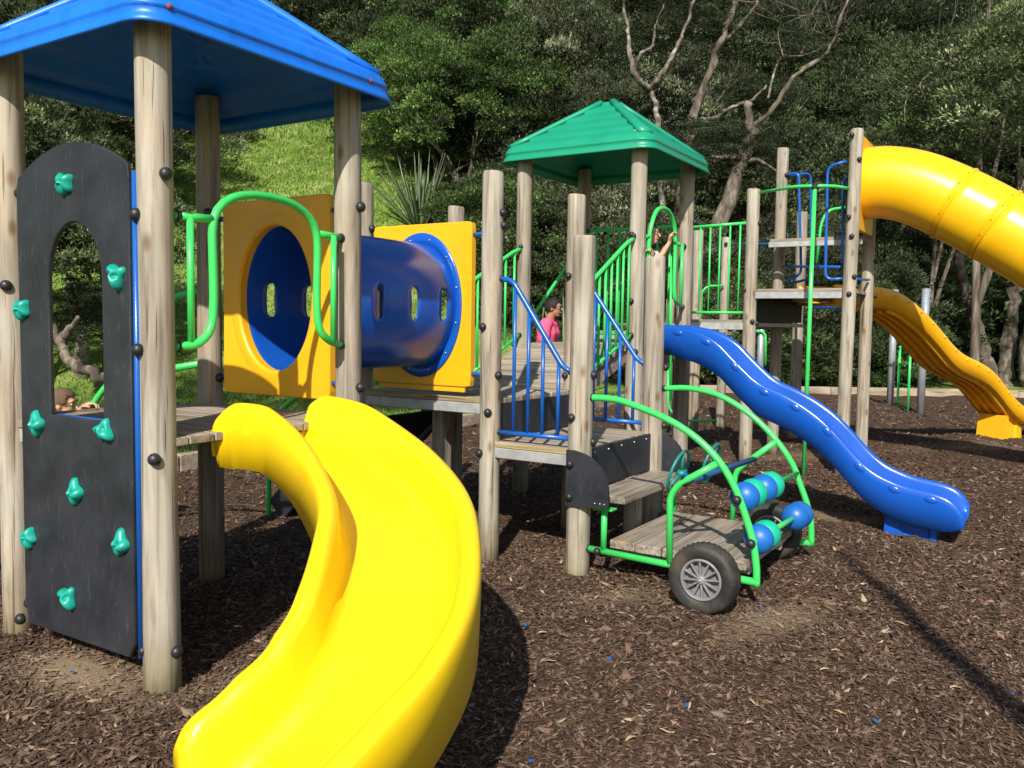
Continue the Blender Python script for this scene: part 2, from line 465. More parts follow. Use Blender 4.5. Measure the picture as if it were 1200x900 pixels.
# pale, scuffed patches of dust in the mulch: (x, y, rx, ry, rot, strength)
PATCH = [(-1.82, 3.56, .42, .17, -32, 1.0), (-1.1, 3.75, .7, .12, 55, .5), (.62, 4.75, .32, .16, 10, .6), (1.42, 4.45, .16, .5, -45, .8), (2.7, 7.0, .5, .2, -40, .75), (3.2, 6.3, .6, .15, 20, .35),
         (3.6, 10.4, 1.3, .35, 20, .5), (6.3, 11.4, 1.3, .4, 10, .5), (-.6, 4.5, .5, .12, 45, .35), (-.1, 6.1, .3, .25, 30, .4), (1.2, 7.2, .6, .5, 0, .2), (.35, 5.6, .2, .2, 0, .4), (6.5, 8.5, 1.5, .5, 10, .15)]
def patch(x, y):
    s = np.zeros_like(x)
    for (cx, cy, rx, ry, a, k) in PATCH:
        a = R_(a); dx = x - cx; dy = y - cy
        p = (dx * math.cos(a) + dy * math.sin(a)) / rx; q = (-dx * math.sin(a) + dy * math.cos(a)) / ry
        s = np.maximum(s, k * np.clip(1.35 - np.sqrt(p * p + q * q), 0, 1) ** .8)
    return np.clip(s, 0, 1)

def grid(name, xs, ys, zf, m, keep=None, tint=None):
    X, Y = np.meshgrid(xs, ys); Zz = zf(X, Y)
    v = np.stack([X.ravel(), Y.ravel(), Zz.ravel()], 1)
    nx = len(xs); ny = len(ys)
    i, j = np.meshgrid(np.arange(nx - 1), np.arange(ny - 1)); a = (j * nx + i).ravel()
    f = np.stack([a, a + 1, a + 1 + nx, a + nx], 1)
    if keep is not None:
        c = v[f].mean(1); f = f[keep(c[:, 0], c[:, 1])]
    return npmesh(name, v, f, m, tint(X.ravel(), Y.ravel()) if tint else None)
def npmesh(name, v, f, m, tint=None, smooth=True, link=True):
    me = bpy.data.meshes.new(name)
    nf, k = f.shape
    me.vertices.add(len(v)); me.vertices.foreach_set('co', np.ascontiguousarray(v, dtype=np.float32).ravel())
    me.loops.add(nf * k); me.loops.foreach_set('vertex_index', np.ascontiguousarray(f, dtype=np.int32).ravel())
    me.polygons.add(nf); me.polygons.foreach_set('loop_start', np.arange(0, nf * k, k, dtype=np.int32))
    me.polygons.foreach_set('use_smooth', np.full(nf, smooth))
    me.update(calc_edges=True)
    if tint is not None:
        at_ = me.color_attributes.new('tint', 'FLOAT_COLOR', 'POINT')
        t = np.ones((len(v), 4), np.float32); t[:, :3] = tint
        at_.data.foreach_set('color', t.ravel())
    me.materials.append(m)
    if not link: return me
    o = bpy.data.objects.new(name, me); COL.objects.link(o)
    return o

def groundmat(name, cols, sc, bump, bs, mixname=None):
    m = mat(name, cols[0], .95, .15, var=cols, scale=sc, bump=bump, bscale=bs, detail=8)
    if mixname:
        N = m.node_tree.nodes; L = m.node_tree.links; b = N['Principled BSDF']
        src = b.inputs['Base Color'].links[0].from_socket
        a = N.new('ShaderNodeAttribute'); a.attribute_name = 'tint'
        mx = N.new('ShaderNodeMix'); mx.data_type = 'RGBA'
        nz = N.new('ShaderNodeTexNoise'); nz.inputs['Scale'].default_value = 25; nz.inputs['Detail'].default_value = 6
        tc = [n for n in N if n.type == 'TEX_COORD'][0]; L.new(tc.outputs['Object'], nz.inputs['Vector'])
        sp = N.new('ShaderNodeSeparateColor'); L.new(a.outputs['Color'], sp.inputs[0])
        mt = N.new('ShaderNodeMath'); mt.operation = 'MULTIPLY_ADD'; mt.inputs[1].default_value = 1.4
        L.new(sp.outputs[0], mt.inputs[0])
        m2 = N.new('ShaderNodeMath'); m2.operation = 'SUBTRACT'; m2.inputs[1].default_value = .75; L.new(nz.outputs[0], m2.inputs[0])
        L.new(m2.outputs[0], mt.inputs[2])
        cl = N.new('ShaderNodeClamp'); L.new(mt.outputs[0], cl.inputs[0])
        L.new(cl.outputs[0], mx.inputs[0]); L.new(src, mx.inputs[6]); mx.inputs[7].default_value = (.24, .175, .11, 1)
        L.new(mx.outputs[2], b.inputs['Base Color'])
    return m
M['mulch'] = groundmat('mulch_ground', [(.022, .013, .008), (.07, .042, .027), (.13, .083, .055)], 55, .9, 70, True)
M['lawn'] = groundmat('lawn_ground', [(.09, .15, .022), (.16, .235, .04), (.27, .31, .09)], 1.3, .8, 9)
lawn = grid('lawn', np.concatenate([np.linspace(-150, -30, 13), np.linspace(-28, 30, 117), np.linspace(32, 150, 13)]),
            np.concatenate([np.linspace(-40, 4, 12), np.linspace(4.6, 60, 130), np.linspace(62, 170, 28)]), lambda x, y: hz(x, y) - .03 - .09 * (y < yk(x) - .5), M['lawn'])
tag(lawn, kind='structure')
bed = grid('mulch_bed', np.linspace(-9, 26, 300), np.linspace(-3, 21.2, 260), lambda x, y: hm(x, y),
           M['mulch'], keep=lambda x, y: y < yk(x) + .03, tint=lambda x, y: np.repeat(patch(x, y)[:, None], 3, 1))
tag(bed, kind='structure')

# bark chips lying on the bed (nobody could count them)
rng = np.random.default_rng(4)
def chips():
    N = []
    def band(n, y0, y1):
        y = rng.uniform(y0, y1, n); x = rng.uniform(-1, 1, n) * (y * .78 + .9)
        N.append(np.stack([x, y], 1))
    band(72000, 1.5, 3.3); band(112000, 3.3, 5.8); band(76000, 5.8, 9.8); band(52000, 9.8, 19)
    P = np.concatenate(N); P = P[P[:, 1] < yk(P[:, 0]) - .12]
    pt = patch(P[:, 0], P[:, 1]); P = P[rng.random(len(P)) > np.clip(pt * 1.3 - .38, 0, .93)]; pt = patch(P[:, 0], P[:, 1])
    n = len(P)
    far = np.clip((P[:, 1] - 3.5) / 10, 0, 1)
    l = rng.lognormal(math.log(.0142), .38, n) * (1 + far * .9); w = l * rng.uniform(.16, .4, n)
    yaw = rng.uniform(0, 2 * math.pi, n); tl = rng.normal(0, .32, n); rl = rng.normal(0, .35, n)
    d = np.stack([np.cos(yaw) * np.cos(tl), np.sin(yaw) * np.cos(tl), np.sin(tl)], 1)
    s0 = np.stack([-np.sin(yaw), np.cos(yaw), np.zeros(n)], 1)
    up = np.cross(d, s0); s = s0 * np.cos(rl)[:, None] + up * np.sin(rl)[:, None]; up = np.cross(d, s)
    c = np.stack([P[:, 0], P[:, 1], hm(P[:, 0], P[:, 1]) + rng.uniform(.002, .011, n)], 1)
    A = c - d * l[:, None]; B = c + d * l[:, None]
    m1 = c + s * w[:, None] + up * (l * .10)[:, None]; m2 = c - s * w[:, None] - d * (l * .2)[:, None]; m3 = c + up * (w * .55)[:, None]
    v = np.stack([A, m1, B, m2, m3], 1).reshape(-1, 3)
    o = np.arange(n)[:, None] * 5
    f = np.concatenate([o + np.array([0, 3, 4]), o + np.array([3, 2, 4]), o + np.array([2, 1, 4]), o + np.array([1, 0, 4])])
    k = rng.random(n)
    base = np.array([.09, .055, .037]) * rng.lognormal(0, .45, n)[:, None]
    base[k > .80] = np.array([.155, .108, .076]) * rng.uniform(.7, 1.2, (k > .80).sum())[:, None]
    base[k > .955] = np.array([.27, .2, .14]) * rng.uniform(.6, 1.2, (k > .955).sum())[:, None]
    base[k > .992] = np.array([.42, .33, .21]) * rng.uniform(.7, 1.1, (k > .992).sum())[:, None]
    base = base * (1 - pt[:, None] * .7) + np.array([.24, .17, .115]) * pt[:, None] * .7 * rng.lognormal(0, .3, n)[:, None]
    o_ = npmesh('bark_chips', v, f, M['chip'], np.repeat(base, 5, 0), smooth=False)
    tag(o_, 'brown shredded bark chips loosely covering the whole playground bed', 'bark mulch', kind='stuff')
chips()

# ---------------------------------------------------------------- playground frame points
F, Lf, B, Rt = V(-1.445, 3.485, 0), V(-2.381, 4.076, 0), V(-1.781, 5.027, 0), V(-.845, 4.436, 0)
P1, P2, P3, P4, Pl, Pb = V(-.14, 5.552, 0), V(.423, 5.196, 0), V(1.023, 6.147, 0), V(.46, 6.503, 0), V(-1.076, 6.143, 0), V(-.476, 7.094, 0)
G1, G2, G3, G4 = V(.09, 7.797, 0), V(1.026, 7.206, 0), V(1.627, 8.157, 0), V(.691, 8.748, 0)
T1, T3, T2, T4, T5 = V(2.66, 9.62, 0), V(3.539, 9.065, 0), V(3.258, 10.567, 0), V(4.137, 10.012, 0), V(3.96, 11.9, 0)
Z1, Z2, Z3, Z4, ZG, ZT, ZB = 1.05, 1.055, .78, .51, 1.38, 1.985, 1.64
rnd = random.Random(7)

def capmesh():
    b = MB()
    prof = [(.0235, -.004), (.0265, .004), (.026, .014), (.022, .023), (.015, .029), (.007, .032), (.0005, .0325)]
    b.loft([[V(r * math.cos(2 * math.pi * k / 12), r * math.sin(2 * math.pi * k / 12), z) for k in range(12)] for r, z in prof], True, True, False)
    me = bpy.data.meshes.new('bolt_cap'); me.from_pydata(b.v, [], b.f); me.polygons.foreach_set('use_smooth', b.sm); me.materials.append(M['cap'])
    return me
CAP = capmesh()
def bolt(parent, p, d, s=1.):
    o = bpy.data.objects.new('bolt_cap', CAP); COL.objects.link(o); o.parent = parent
    o.location = Vector(p) - ROOT[parent]
    o.rotation_euler = Vector(d).to_track_quat('Z', 'Y').to_euler(); o.scale = (s, s, s)
    return o
def post(parent, p, top, bolts=(), r=.07, m='post', z0=-.12):
    b = MB(); n = 22; rings = []; ph = rnd.uniform(0, 6); lx, ly = rnd.uniform(-.006, .006), rnd.uniform(-.006, .006)
    zs = [z0 + (top - .012 - z0) * i / 12 for i in range(13)]
    for i, z in enumerate(zs + [top, top]):
        rr = r * (1 + .03 * math.sin(z * 2.3 + ph)) * (1.02 - .02 * z)
        if i == 13: rr -= .006
        if i == 14: rr = .0005
        ring = []
        for k in range(n):
            a = 2 * math.pi * k / n
            q = rr * (1 + .02 * math.sin(2 * a + ph + z) + .01 * math.sin(5 * a + ph * 2))
            ring.append(V(p.x + lx * z + q * math.cos(a), p.y + ly * z + q * math.sin(a), z + (.004 * math.sin(a + ph) if i > 11 else 0)))
        rings.append(ring)
    b.loft(rings, True, True, False)
    for i in range(len(b.sm) - n - 1, len(b.sm)): b.sm[i] = False
    o = b.build('post', M[m], parent)
    for z, az in bolts:
        a = R_(az); d = V(math.sin(a), -math.cos(a), 0)
        bolt(o, V(p.x, p.y, z) + d * r, d)
    return o
def planks(parent, c00, du, dv, lu, lv, z, w=.125, th=.036, m='deck_n', gap=.006, nm='plank', jit=.003):
    """boards run along du (length lu), laid side by side along dv (total lv); c00 corner, z top"""
    n = max(1, round(lv / w)); w = lv / n
    for i in range(n):
        e0, e1 = rnd.uniform(0, .006), rnd.uniform(0, .006)
        c = c00 + dv * (w * (i + .5)) + du * ((lu + e0 - e1) / 2); c = V(c.x, c.y, z - th / 2 + rnd.uniform(-jit, 0))
        b = MB(); b.box(V(0, 0, 0), du, dv, UP, lu - e0 - e1, w - gap, th, .004)
        b.v = [tuple(Vector(q) + c) for q in b.v]
        b.build(nm, M[m], parent)
def bar(parent, name, a, bb, r, m, seg=12, sub=0): return MB().tube([a, bb], r, seg).build(name, M[m], parent)
def board(name, p0, p1, z0, z1, th, m, parent, off=V(0, 0, 0)):
    d = (p1 - p0); L = d.length; d.normalize(); w = V(-d.y, d.x, 0)
    c = (p0 + p1) / 2 + off; b = MB(); b.box(V(c.x, c.y, (z0 + z1) / 2), d, w, UP, L, th, z1 - z0, .004)
    return b.build(name, M[m], parent)

# ---- roofs
def rsq(c, h, r, z, k=5):
    pts = []
    for (sx, sy) in ((1, 1), (-1, 1), (-1, -1), (1, -1)):
        a0 = {(1, 1): 0, (-1, 1): 90, (-1, -1): 180, (1, -1): 270}[(sx, sy)]
        for i in range(k + 1):
            a = R_(a0 + 90 * i / k)
            x = sx * (h - r) + r * math.cos(a); y = sy * (h - r) + r * math.sin(a)
            q = c + UU * x + VV * y
            pts.append(V(q.x, q.y, z))
    return pts
def roof(parent, c, z, m, half=.69, rise=.55):
    b = MB(); rg = []
    rg += [rsq(c, half + .012, .13, z), rsq(c, half + .016, .13, z + .012), rsq(c, half + .002, .13, z + .03), rsq(c, half - .008, .13, z + .07), rsq(c, half, .13, z + .076), rsq(c, half - .004, .13, z + .084), rsq(c, half - .02, .13, z + .125), rsq(c, half - .04, .115, z + .14)]
    h0 = half - .04; steps = 5
    zz = z + .14; top = .07
    for i in range(steps):
        t0 = (i + .0) / steps; t1 = (i + 1.) / steps
        hh = h0 + (top - h0) * t1; ze = zz + (rise - .14) * t1
        rr = .115 * (1 - t1) + .02 * t1
        rg += [rsq(c, hh + .026, rr, ze - .040), rsq(c, hh + .020, rr, ze - .038), rsq(c, hh + .010, rr, ze - .012), rsq(c, hh + .002, rr, ze - .006)]
    rg.append(rsq(c, .05, .012, z + rise)); rg.append(rsq(c, .002, .0005, z + rise + .004))
    b.loft(rg, True)
    r = b.build('roof', M[m], parent); solidify(r, .012)
    for s in range(4):
        sx, sy = ((1, 1), (-1, 1), (-1, -1), (1, -1))[s]
        d = (UU * sx + VV * sy).normalized(); w = V(-d.y, d.x, 0)
        A = c + d * ((h0) * 1.414 - .035) + UP * (zz - .005); Bp = c + d * (top * 1.2) + UP * (z + rise - .004)
        ax = (Bp - A).normalized(); nrm = w.cross(ax)
        if nrm.z < 0: nrm = -nrm
        hb = MB(); rgs = []
        for t in (0.02, .2, .4, .6, .8, 1.):
            q = A + (Bp - A) * t; wd = .062 * (1 - t) + .035 * t
            rgs.append([q - w * wd - nrm * .02, q - w * wd * .9 + nrm * .012, q - w * wd * .4 + nrm * .024, q + w * wd * .4 + nrm * .024, q + w * wd * .9 + nrm * .012, q + w * wd - nrm * .02])
        hb.loft(rgs, True, True, True); hb.build('hip_band', M[m], r)
    return r

# ---------------------------------------------------------------- near tower
def deck(parent, C, du, dv, lu, lv, z, m='deck_n', w=.125, bearer='galv'):
    d = bpy.data.objects.new('deck', None); COL.objects.link(d); d.parent = parent; ROOT[d] = ROOT[parent]
    planks(d, C, du, dv, lu, lv, z, w, m=m)
    for t in (.03, lv - .03):
        a = C + dv * t + UP * (z - .075)
        b = MB(); b.box(a + du * lu / 2, du, dv, UP, lu - .02, .04, .066, .003); b.build('bearer', M[bearer], d)
    b = MB(); b.box(C + dv * lv / 2 + du * lu / 2 + UP * (z - .08), dv, du, UP, lv - .12, .05, .07); b.build('bearer', M[bearer], d)
    return d
t1 = thing('play_tower', (-1.61, 4.256, 0), 'nearest play tower of four wooden posts under a bright blue pyramid roof', 'play tower')
post(t1, F, 2.82, [(2.11, 48), (1.95, -55), (1.41, -50), (.97, 7), (.16, 66)], .072)
post(t1, Lf, 2.82, [(2.11, 60), (1.68, 10), (.16, 60)], .07)
post(t1, B, 2.82, [(2.15, 15), (1.2, 60)], .07, 'post_grey')
post(t1, Rt, 2.82, [(2.12, 52), (1.2, 55)], .07)
A0 = Lf + UU * -.06 + NN * .02
# deck boards run from the back-left side to the slide side
deck(t1, Lf + UU * -.03 + NN * -.06, NN, UU, 1.23, 1.16, Z1)
TC1 = (F + B) / 2
rf = roof(t1, TC1, 2.65, 'blue_roof', .73, .6)
for (px, py, Yd) in ((198, 13, 3.35), (437, 93, 4.3)):
    p = at(px, py, Yd); b = MB(); b.sphere((0, 0, 0), .013, 10, 6)
    # rivet on the side facing the slide
    fc = TC1 + NN * .722; t = (p - fc).dot(UU); q = fc + UU * t + UP * 2.725
    b.v = [tuple(Vector(x) + q) for x in b.v]; b.build('rivet', M['rust'], rf)
# grab arch above the slide
def arch(parent, pts, ends, m='lime', r=.019, f=.07):
    o = MB().tube(fillet(pts, f, 7), r, 12).build('grab_arch', M[m], parent)
    return o
def on(p, d, t, z): q = p + d * t; return V(q.x, q.y, z)
def grab(parent, pA, pB, z0, zs, zt, vl, vr, r=.019, cap=True):
    """hoop over a slide entry between two posts: arch, side bars and struts"""
    d = (pB - pA); L = d.length; d = d.normalized(); o = NN * .055
    def q(t, z): return on(pA + o * min(1, max(0, min(t - .04, .96 - t)) / .12), d, t * L, z)
    P = [q(.06, z0), q(vl - .055, z0 + .02), q(vl, z0 + .13), q(vl, zs - .06)]
    # rounded top
    n = 14; hw = (vr - vl) / 2
    arc = [q(vl + hw * (1 - math.copysign(abs(math.cos(math.pi * i / n)) ** .85, math.cos(math.pi * i / n))), zs - .06 + (zt - zs + .06) * math.sin(math.pi * i / n) ** .8) for i in range(1, n)]
    P2_ = [q(vr, zs - .06), q(vr, z0 + .13), q(vr + .06, z0 + .03), q(.93, z0)]
    pts = smooth_path(P, 4) + arc + smooth_path(P2_, 4)
    g = MB().tube(pts, r, 12).build('grab_arch', M['lime'], parent)
    for (ta, tb, tm) in ((.06, vl, .06 + (vl - .06) * .4), (vr, .94, vr + (.94 - vr) * .5)):
        MB().tube([q(ta, zs), q(tb, zs)], r * .95).build('strut', M['lime'], g)
        MB().tube([q(tm, zs), q(tm, z0 + .01)], r * .8).build('strut', M['lime'], g)
    if cap:
        for t in (.07, .93):
            for z in (z0, zs):
                bolt(g, q(t, z), -d if t > .5 else d, .9)
    return g
grab(t1, F, Rt, 1.42, 1.96, 2.095, .20, .745)
# handrail on the far-left side seen past the front post
b = MB(); b.tube(fillet([B + V(-.05, -.03, 1.70), B + V(-.14, .02, 1.69), B + V(-.24, .07, 1.67), B + V(-.34, .12, 1.5)], .08), .018)
b.build('side_handle', M['lime'], t1)
for z, t in ((1.1, .10),):
    bar(t1, 'deck_bracket', on(Rt, -UU, .03, 1.08), on(Rt, -UU, .1, 1.03), .012, 'blue_paint')

# ---------------------------------------------------------------- holed panel helper
def holed(outer, inner, mapf, th, nrm):
    """slab between an outer outline and a hole outline, both lists of (a, z) of the same length"""
    n = len(outer); b = MB()
    ch = min(.006, th * .25)
    c = (sum(p[0] for p in outer) / n, sum(p[1] for p in outer) / n)
    def ins(pts, k): return [(p[0] + (c[0] - p[0]) * k / max(.01, math.hypot(c[0] - p[0], c[1] - p[1])), p[1] + (c[1] - p[1]) * k / max(.01, math.hypot(c[0] - p[0], c[1] - p[1]))) for p in pts]
    def ring(pts, d): return [mapf(p[0], p[1]) + nrm * d for p in pts]
    mid = [((p[0] + q[0]) / 2, (p[1] + q[1]) / 2) for p, q in zip(outer, inner)]
    rings = [ring(ins(inner, -ch), th / 2), ring(mid, th / 2), ring(ins(outer, ch), th / 2), ring(outer, th / 2 - ch), ring(outer, -th / 2 + ch), ring(ins(outer, ch), -th / 2), ring(mid, -th / 2), ring(ins(inner, -ch), -th / 2), ring(inner, -th / 2 + ch), ring(inner, th / 2 - ch)]
    rings.append(rings[0])
    b.loft(rings, True, smooth=False)
    return b
def ray_at(shape, c, angs): return outline_ray(shape, c, len(angs), angs)
def outline_ray(shape, c, n, angs=None):
    """resample a polygon at n equal angles about c"""
    out = []
    for k in range(n):
        a = angs[k] if angs else 2 * math.pi * k / n + .001; d = (math.cos(a), math.sin(a)); best = None
        for i in range(len(shape)):
            p, q = shape[i], shape[(i + 1) % len(shape)]
            ex, ey = q[0] - p[0], q[1] - p[1]
            den = d[0] * ey - d[1] * ex
            if abs(den) < 1e-12: continue
            t = ((p[0] - c[0]) * ey - (p[1] - c[1]) * ex) / den
            s = ((p[0] - c[0]) * d[1] - (p[1] - c[1]) * d[0]) / den
            if t > 0 and -1e-6 <= s <= 1 + 1e-6 and (best is None or t > best): best = t
        out.append((c[0] + d[0] * best, c[1] + d[1] * best))
    return out
def rrect(x0, z0, x1, z1, r, k=5):
    P = []
    for (cx, cz, a0) in ((x1 - r, z1 - r, 0), (x0 + r, z1 - r, 90), (x0 + r, z0 + r, 180), (x1 - r, z0 + r, 270)):
        for i in range(k + 1):
            a = R_(a0 + 90 * i / k); P.append((cx + r * math.cos(a), cz + r * math.sin(a)))
    return P
def ell(cx, cz, a, b_, n=72, e=1.): return [(cx + a * math.copysign(abs(math.cos(2 * math.pi * k / n)) ** e, math.cos(2 * math.pi * k / n)), cz + b_ * math.copysign(abs(math.sin(2 * math.pi * k / n)) ** e, math.sin(2 * math.pi * k / n))) for k in range(n)]

# ---------------------------------------------------------------- climbing wall
cw = thing('climbing_wall', (-1.95, 3.72, 0), 'black climbing board with an arched cut-out and teal holds beside the slide', 'climbing wall')
D = (F - Lf).normalized(); W0 = Lf - UU * .075
def wmap(a, z): q = W0 + D * a; return V(q.x, q.y, z)
aw0, aw1 = .215, 1.045
top = [(aw1, .125), (aw1, 2.15)] + [(aw1 + (aw0 - aw1) * t, 2.15 + .125 * math.sin(math.pi * t) ** .85) for t in [i / 18 for i in range(1, 18)]] + [(aw0, 2.15), (aw0, .115)]
hc = .655; hw = .2
hole = [(hc + hw, 1.105), (hc + hw, 1.69)] + [(hc + hw * math.cos(R_(a)), 1.69 + .25 * math.sin(R_(a))) for a in range(12, 180, 12)] + [(hc - hw, 1.69), (hc - hw, 1.105)]
cc = (hc, 1.42)
n_ = 144
b = holed(outline_ray(top, cc, n_), outline_ray(hole, cc, n_), wmap, .022, -UU)
b.build('panel', M['black'], cw)
MB().tube([wmap(aw1 + .012, .13) + UU * .012, wmap(aw1 + .012, 2.12) + UU * .012], .013).build('edge_tube', M['blue_paint'], cw)
MB().tube([wmap(hc - .3, 1.092) + UU * .03, wmap(hc + .3, 1.092) + UU * .035], .014).build('sill_tube', M['blue_paint'], cw)
bolt(cw, wmap(.16, .12), -UU); bolt(cw, wmap(aw1 + .02, .16) + UU * .02, -UU, .8)
def hold(seed, spikes):
    rr = random.Random(seed); b = MB(); seg, rg = 20, 12
    vs = []; fs = []
    ears = [(R_(a), w, h) for a, w, h in spikes]
    for i in range(rg + 1):
        th = math.pi / 2 * i / rg
        for j in range(seg):
            ph = 2 * math.pi * j / seg
            k = .86 + .05 * math.cos(4 * ph + seed)
            for a, w, h in ears: k += h * 1.15 * math.exp(-((math.atan2(math.sin(ph - a), math.cos(ph - a))) / w) ** 2)
            rad = .036 * k * math.sin(th) ** .8 * (1 + .06 * math.sin(3 * ph + seed))
            z = .034 * math.cos(th) * (1 + .25 * math.sin(2 * ph + seed)) 
            for cx, cy in ((.013, .004), (-.013, .006)) if seed % 2 else ((0, .002),):
                dd = math.hypot(rad * math.cos(ph) - cx, rad * math.sin(ph) - cy); z -= .017 * math.exp(-(dd / .0075) ** 2)
            vs.append(V(rad * math.cos(ph), rad * math.sin(ph), z))
    for i in range(rg):
        for j in range(seg):
            a = i * seg + j; c = i * seg + (j + 1) % seg
            fs.append((a, a + seg, c + seg, c))
    b.add(vs, fs)
    return b
HM = [hold(1, [(135, .35, .75), (40, .4, .55), (240, .5, .35), (320, .4, .45)]), hold(2, [(100, .3, .95), (20, .5, .35), (250, .55, .5)]), hold(3, [(150, .4, .6), (60, .4, .5), (300, .45, .55), (210, .3, .3)])]
HME = []
for h in HM:
    me = bpy.data.meshes.new('climbing_hold'); me.from_pydata(h.v, [], h.f); me.polygons.foreach_set('use_smooth', h.sm); me.materials.append(M['teal']); HME.append(me)
def ray_wall(px, py):
    d = at(px, py, 5) - EYE; p0 = W0 - UU * .012; t = (p0 - EYE).dot(UU) / d.dot(UU); return EYE + d * t
for i, (px, py) in enumerate([(78, 216), (139, 324), (28, 363), (46, 498), (125, 505), (91, 578), (36, 630), (144, 638), (82, 700)]):
    o = bpy.data.objects.new('climbing_hold', HME[(0, 2, 0, 1, 2, 1, 0, 1, 2)[i]]); COL.objects.link(o); o.parent = cw
    p = ray_wall(px, py); o.location = p - ROOT[cw]
    Rm = Matrix((D, UP, -UU)).transposed().to_4x4() @ Matrix.Rotation(R_((0, -25, 10, 5, 20, 0, 30, -10, 0)[i]), 4, 'Z')
    o.rotation_euler = Rm.to_euler(); o.scale = (1.12, 1.12, 1.15)
    for bx, by in ((.014, .004), (-.014, .006)) if i in (1, 3, 4, 7, 8) else ((0, .003),):
        q = p + Rm.to_3x3() @ V(bx * 1.12, by * 1.12, .026)
        MB().tube([q, q + (-UU) * .006], .0068, 8).build('hold_bolt', M['cap'], o, loc=p).location = (0, 0, 0)

# ---------------------------------------------------------------- crawl tunnel
tn = thing('crawl_tunnel', (-1.0, 5.3, 0), 'blue plastic crawl tunnel with oval slots held between two yellow panels', 'crawl tunnel')
wB = (Rt - B).normalized()                                # about NN
TC = (B + Rt) / 2 + UU * .02
TL = 1.29; ZTN = 1.66
def tmap0(a, z): q = TC + wB * a; return V(q.x, q.y, z)
for k, (s0, nm) in enumerate(((0., 'amber'), (TL, 'amber'))):
    f_ = lambda a, z, s0=s0: tmap0(a, z) + UU * s0
    o_ = outline_ray(rrect(-.425, 1.12, .415, 2.205, .025), (0, ZTN), 144); i_ = outline_ray(ell(0, ZTN, .285, .40), (0, ZTN), 144)
    pn = holed(o_, i_, f_, .055, -UU).build('panel', M['amber'], tn)
    # raised moulded rim round the opening
    rb = MB(); rgs = []
    for (e, dd) in ((.0, .022), (.006, .034), (.018, .036), (.05, .032), (.085, .026)):
        rgs.append([f_(x, z) - UU * (.0 + dd) for x, z in ell(0, ZTN, .285 + e, .40 + e)])
    rb.loft(rgs, True); rb.build('rim', M['amber'], pn)
    if k == 1:
        for (a0, a1, z0_, z1_) in ((-.33, .39, 1.0, 1.035),):
            g = MB(); g.box(f_(.0, 1.10) - UU * .02, wB, UU, UP, .74, .02, .03); g.build('foot_strip', M['amber'], pn)
    for sgn in (-1, 1):
        for z in (1.21, 2.12):
            MB().tube([f_(sgn * .40, z), f_(sgn * .52, z)], .014).build('bracket', M['blue_paint'], tn)
def tf(th, s, r=1.): 
    return TC + UU * s + wB * (.290 * r * math.cos(th)) + UP * (ZTN + .408 * r * math.sin(th))
tb = MB(); TE = [0, .05, .36, .68, .995, TL]; EDG = sorted(set([0] + [round(a + (c - a) * i / 12, 6) for a, c in zip(TE[1:-1], TE[2:]) for i in range(13)]))
band = R_(23)                       # slots sit in a band either side, th = 0 and pi
for c0, c1 in ((band, math.pi - band), (math.pi + band, 2 * math.pi - band)):
    tb.loft([[tf(c0 + (c1 - c0) * j / 18, sv) for j in range(19)] for sv in EDG], False)
for side in (0, math.pi):
    edges = TE
    for i in range(5):
        s0, s1 = edges[i], edges[i + 1]
        if i == 0:
            tb.loft([[tf(side - band + 2 * band * j / 12, s) for j in range(13)] for s in (s0, s1)], False); continue
        sc_ = (s0 + s1) / 2
        n = 48
        rect = [(s1, side - band + 2 * band * q / 12) for q in range(12)] + [(s1 + (s0 - s1) * q / 12, side + band) for q in range(12)] + [(s0, side + band - 2 * band * q / 12) for q in range(12)] + [(s0 + (s1 - s0) * q / 12, side - band) for q in range(12)]
        slot = ray_at([(sc_ + .032 * math.cos(a), side + math.copysign(.17, math.sin(a)) + .08 * math.sin(a)) for a in [2 * math.pi * q / 40 + .01 for q in range(40)]], (sc_, side), [math.atan2(y - side, x - sc_) for x, y in rect])
        rgs = [[tf(x[1] * (1 - t) + y[1] * t, x[0] * (1 - t) + y[0] * t) for x, y in zip(rect, slot)] for t in (0, .33, .66, 1)]
        tb.loft(rgs, True)
tube_o = tb.build('tube', M['blue'], tn)
import bmesh
_bm = bmesh.new(); _bm.from_mesh(tube_o.data); bmesh.ops.remove_doubles(_bm, verts=_bm.verts, dist=.002); bmesh.ops.recalc_face_normals(_bm, faces=_bm.faces); _bm.to_mesh(tube_o.data); _bm.free()
solidify(tube_o, .008, 0)
fl = MB(); rgs = []
for (e, s) in ((0, .0), (.006, -.012), (.055, -.012), (.058, -.006), (.058, .0)):
    rgs.append([tf(2 * math.pi * k / 60, TL - .028 + s, 1) + (tf(2 * math.pi * k / 60, 0, 1 + e / .3) - tf(2 * math.pi * k / 60, 0, 1)) for k in range(60)])
fl.loft(rgs, True)
fo = fl.build('flange', M['blue'], tube_o)
for k in range(12):
    th = 2 * math.pi * (k + .5) / 12; p = tf(th, TL - .044) + (tf(th, 0, 1.1) - tf(th, 0, 1))
    MB().sphere(p, .007, 8, 5).build('rivet', M['steel'], tube_o)

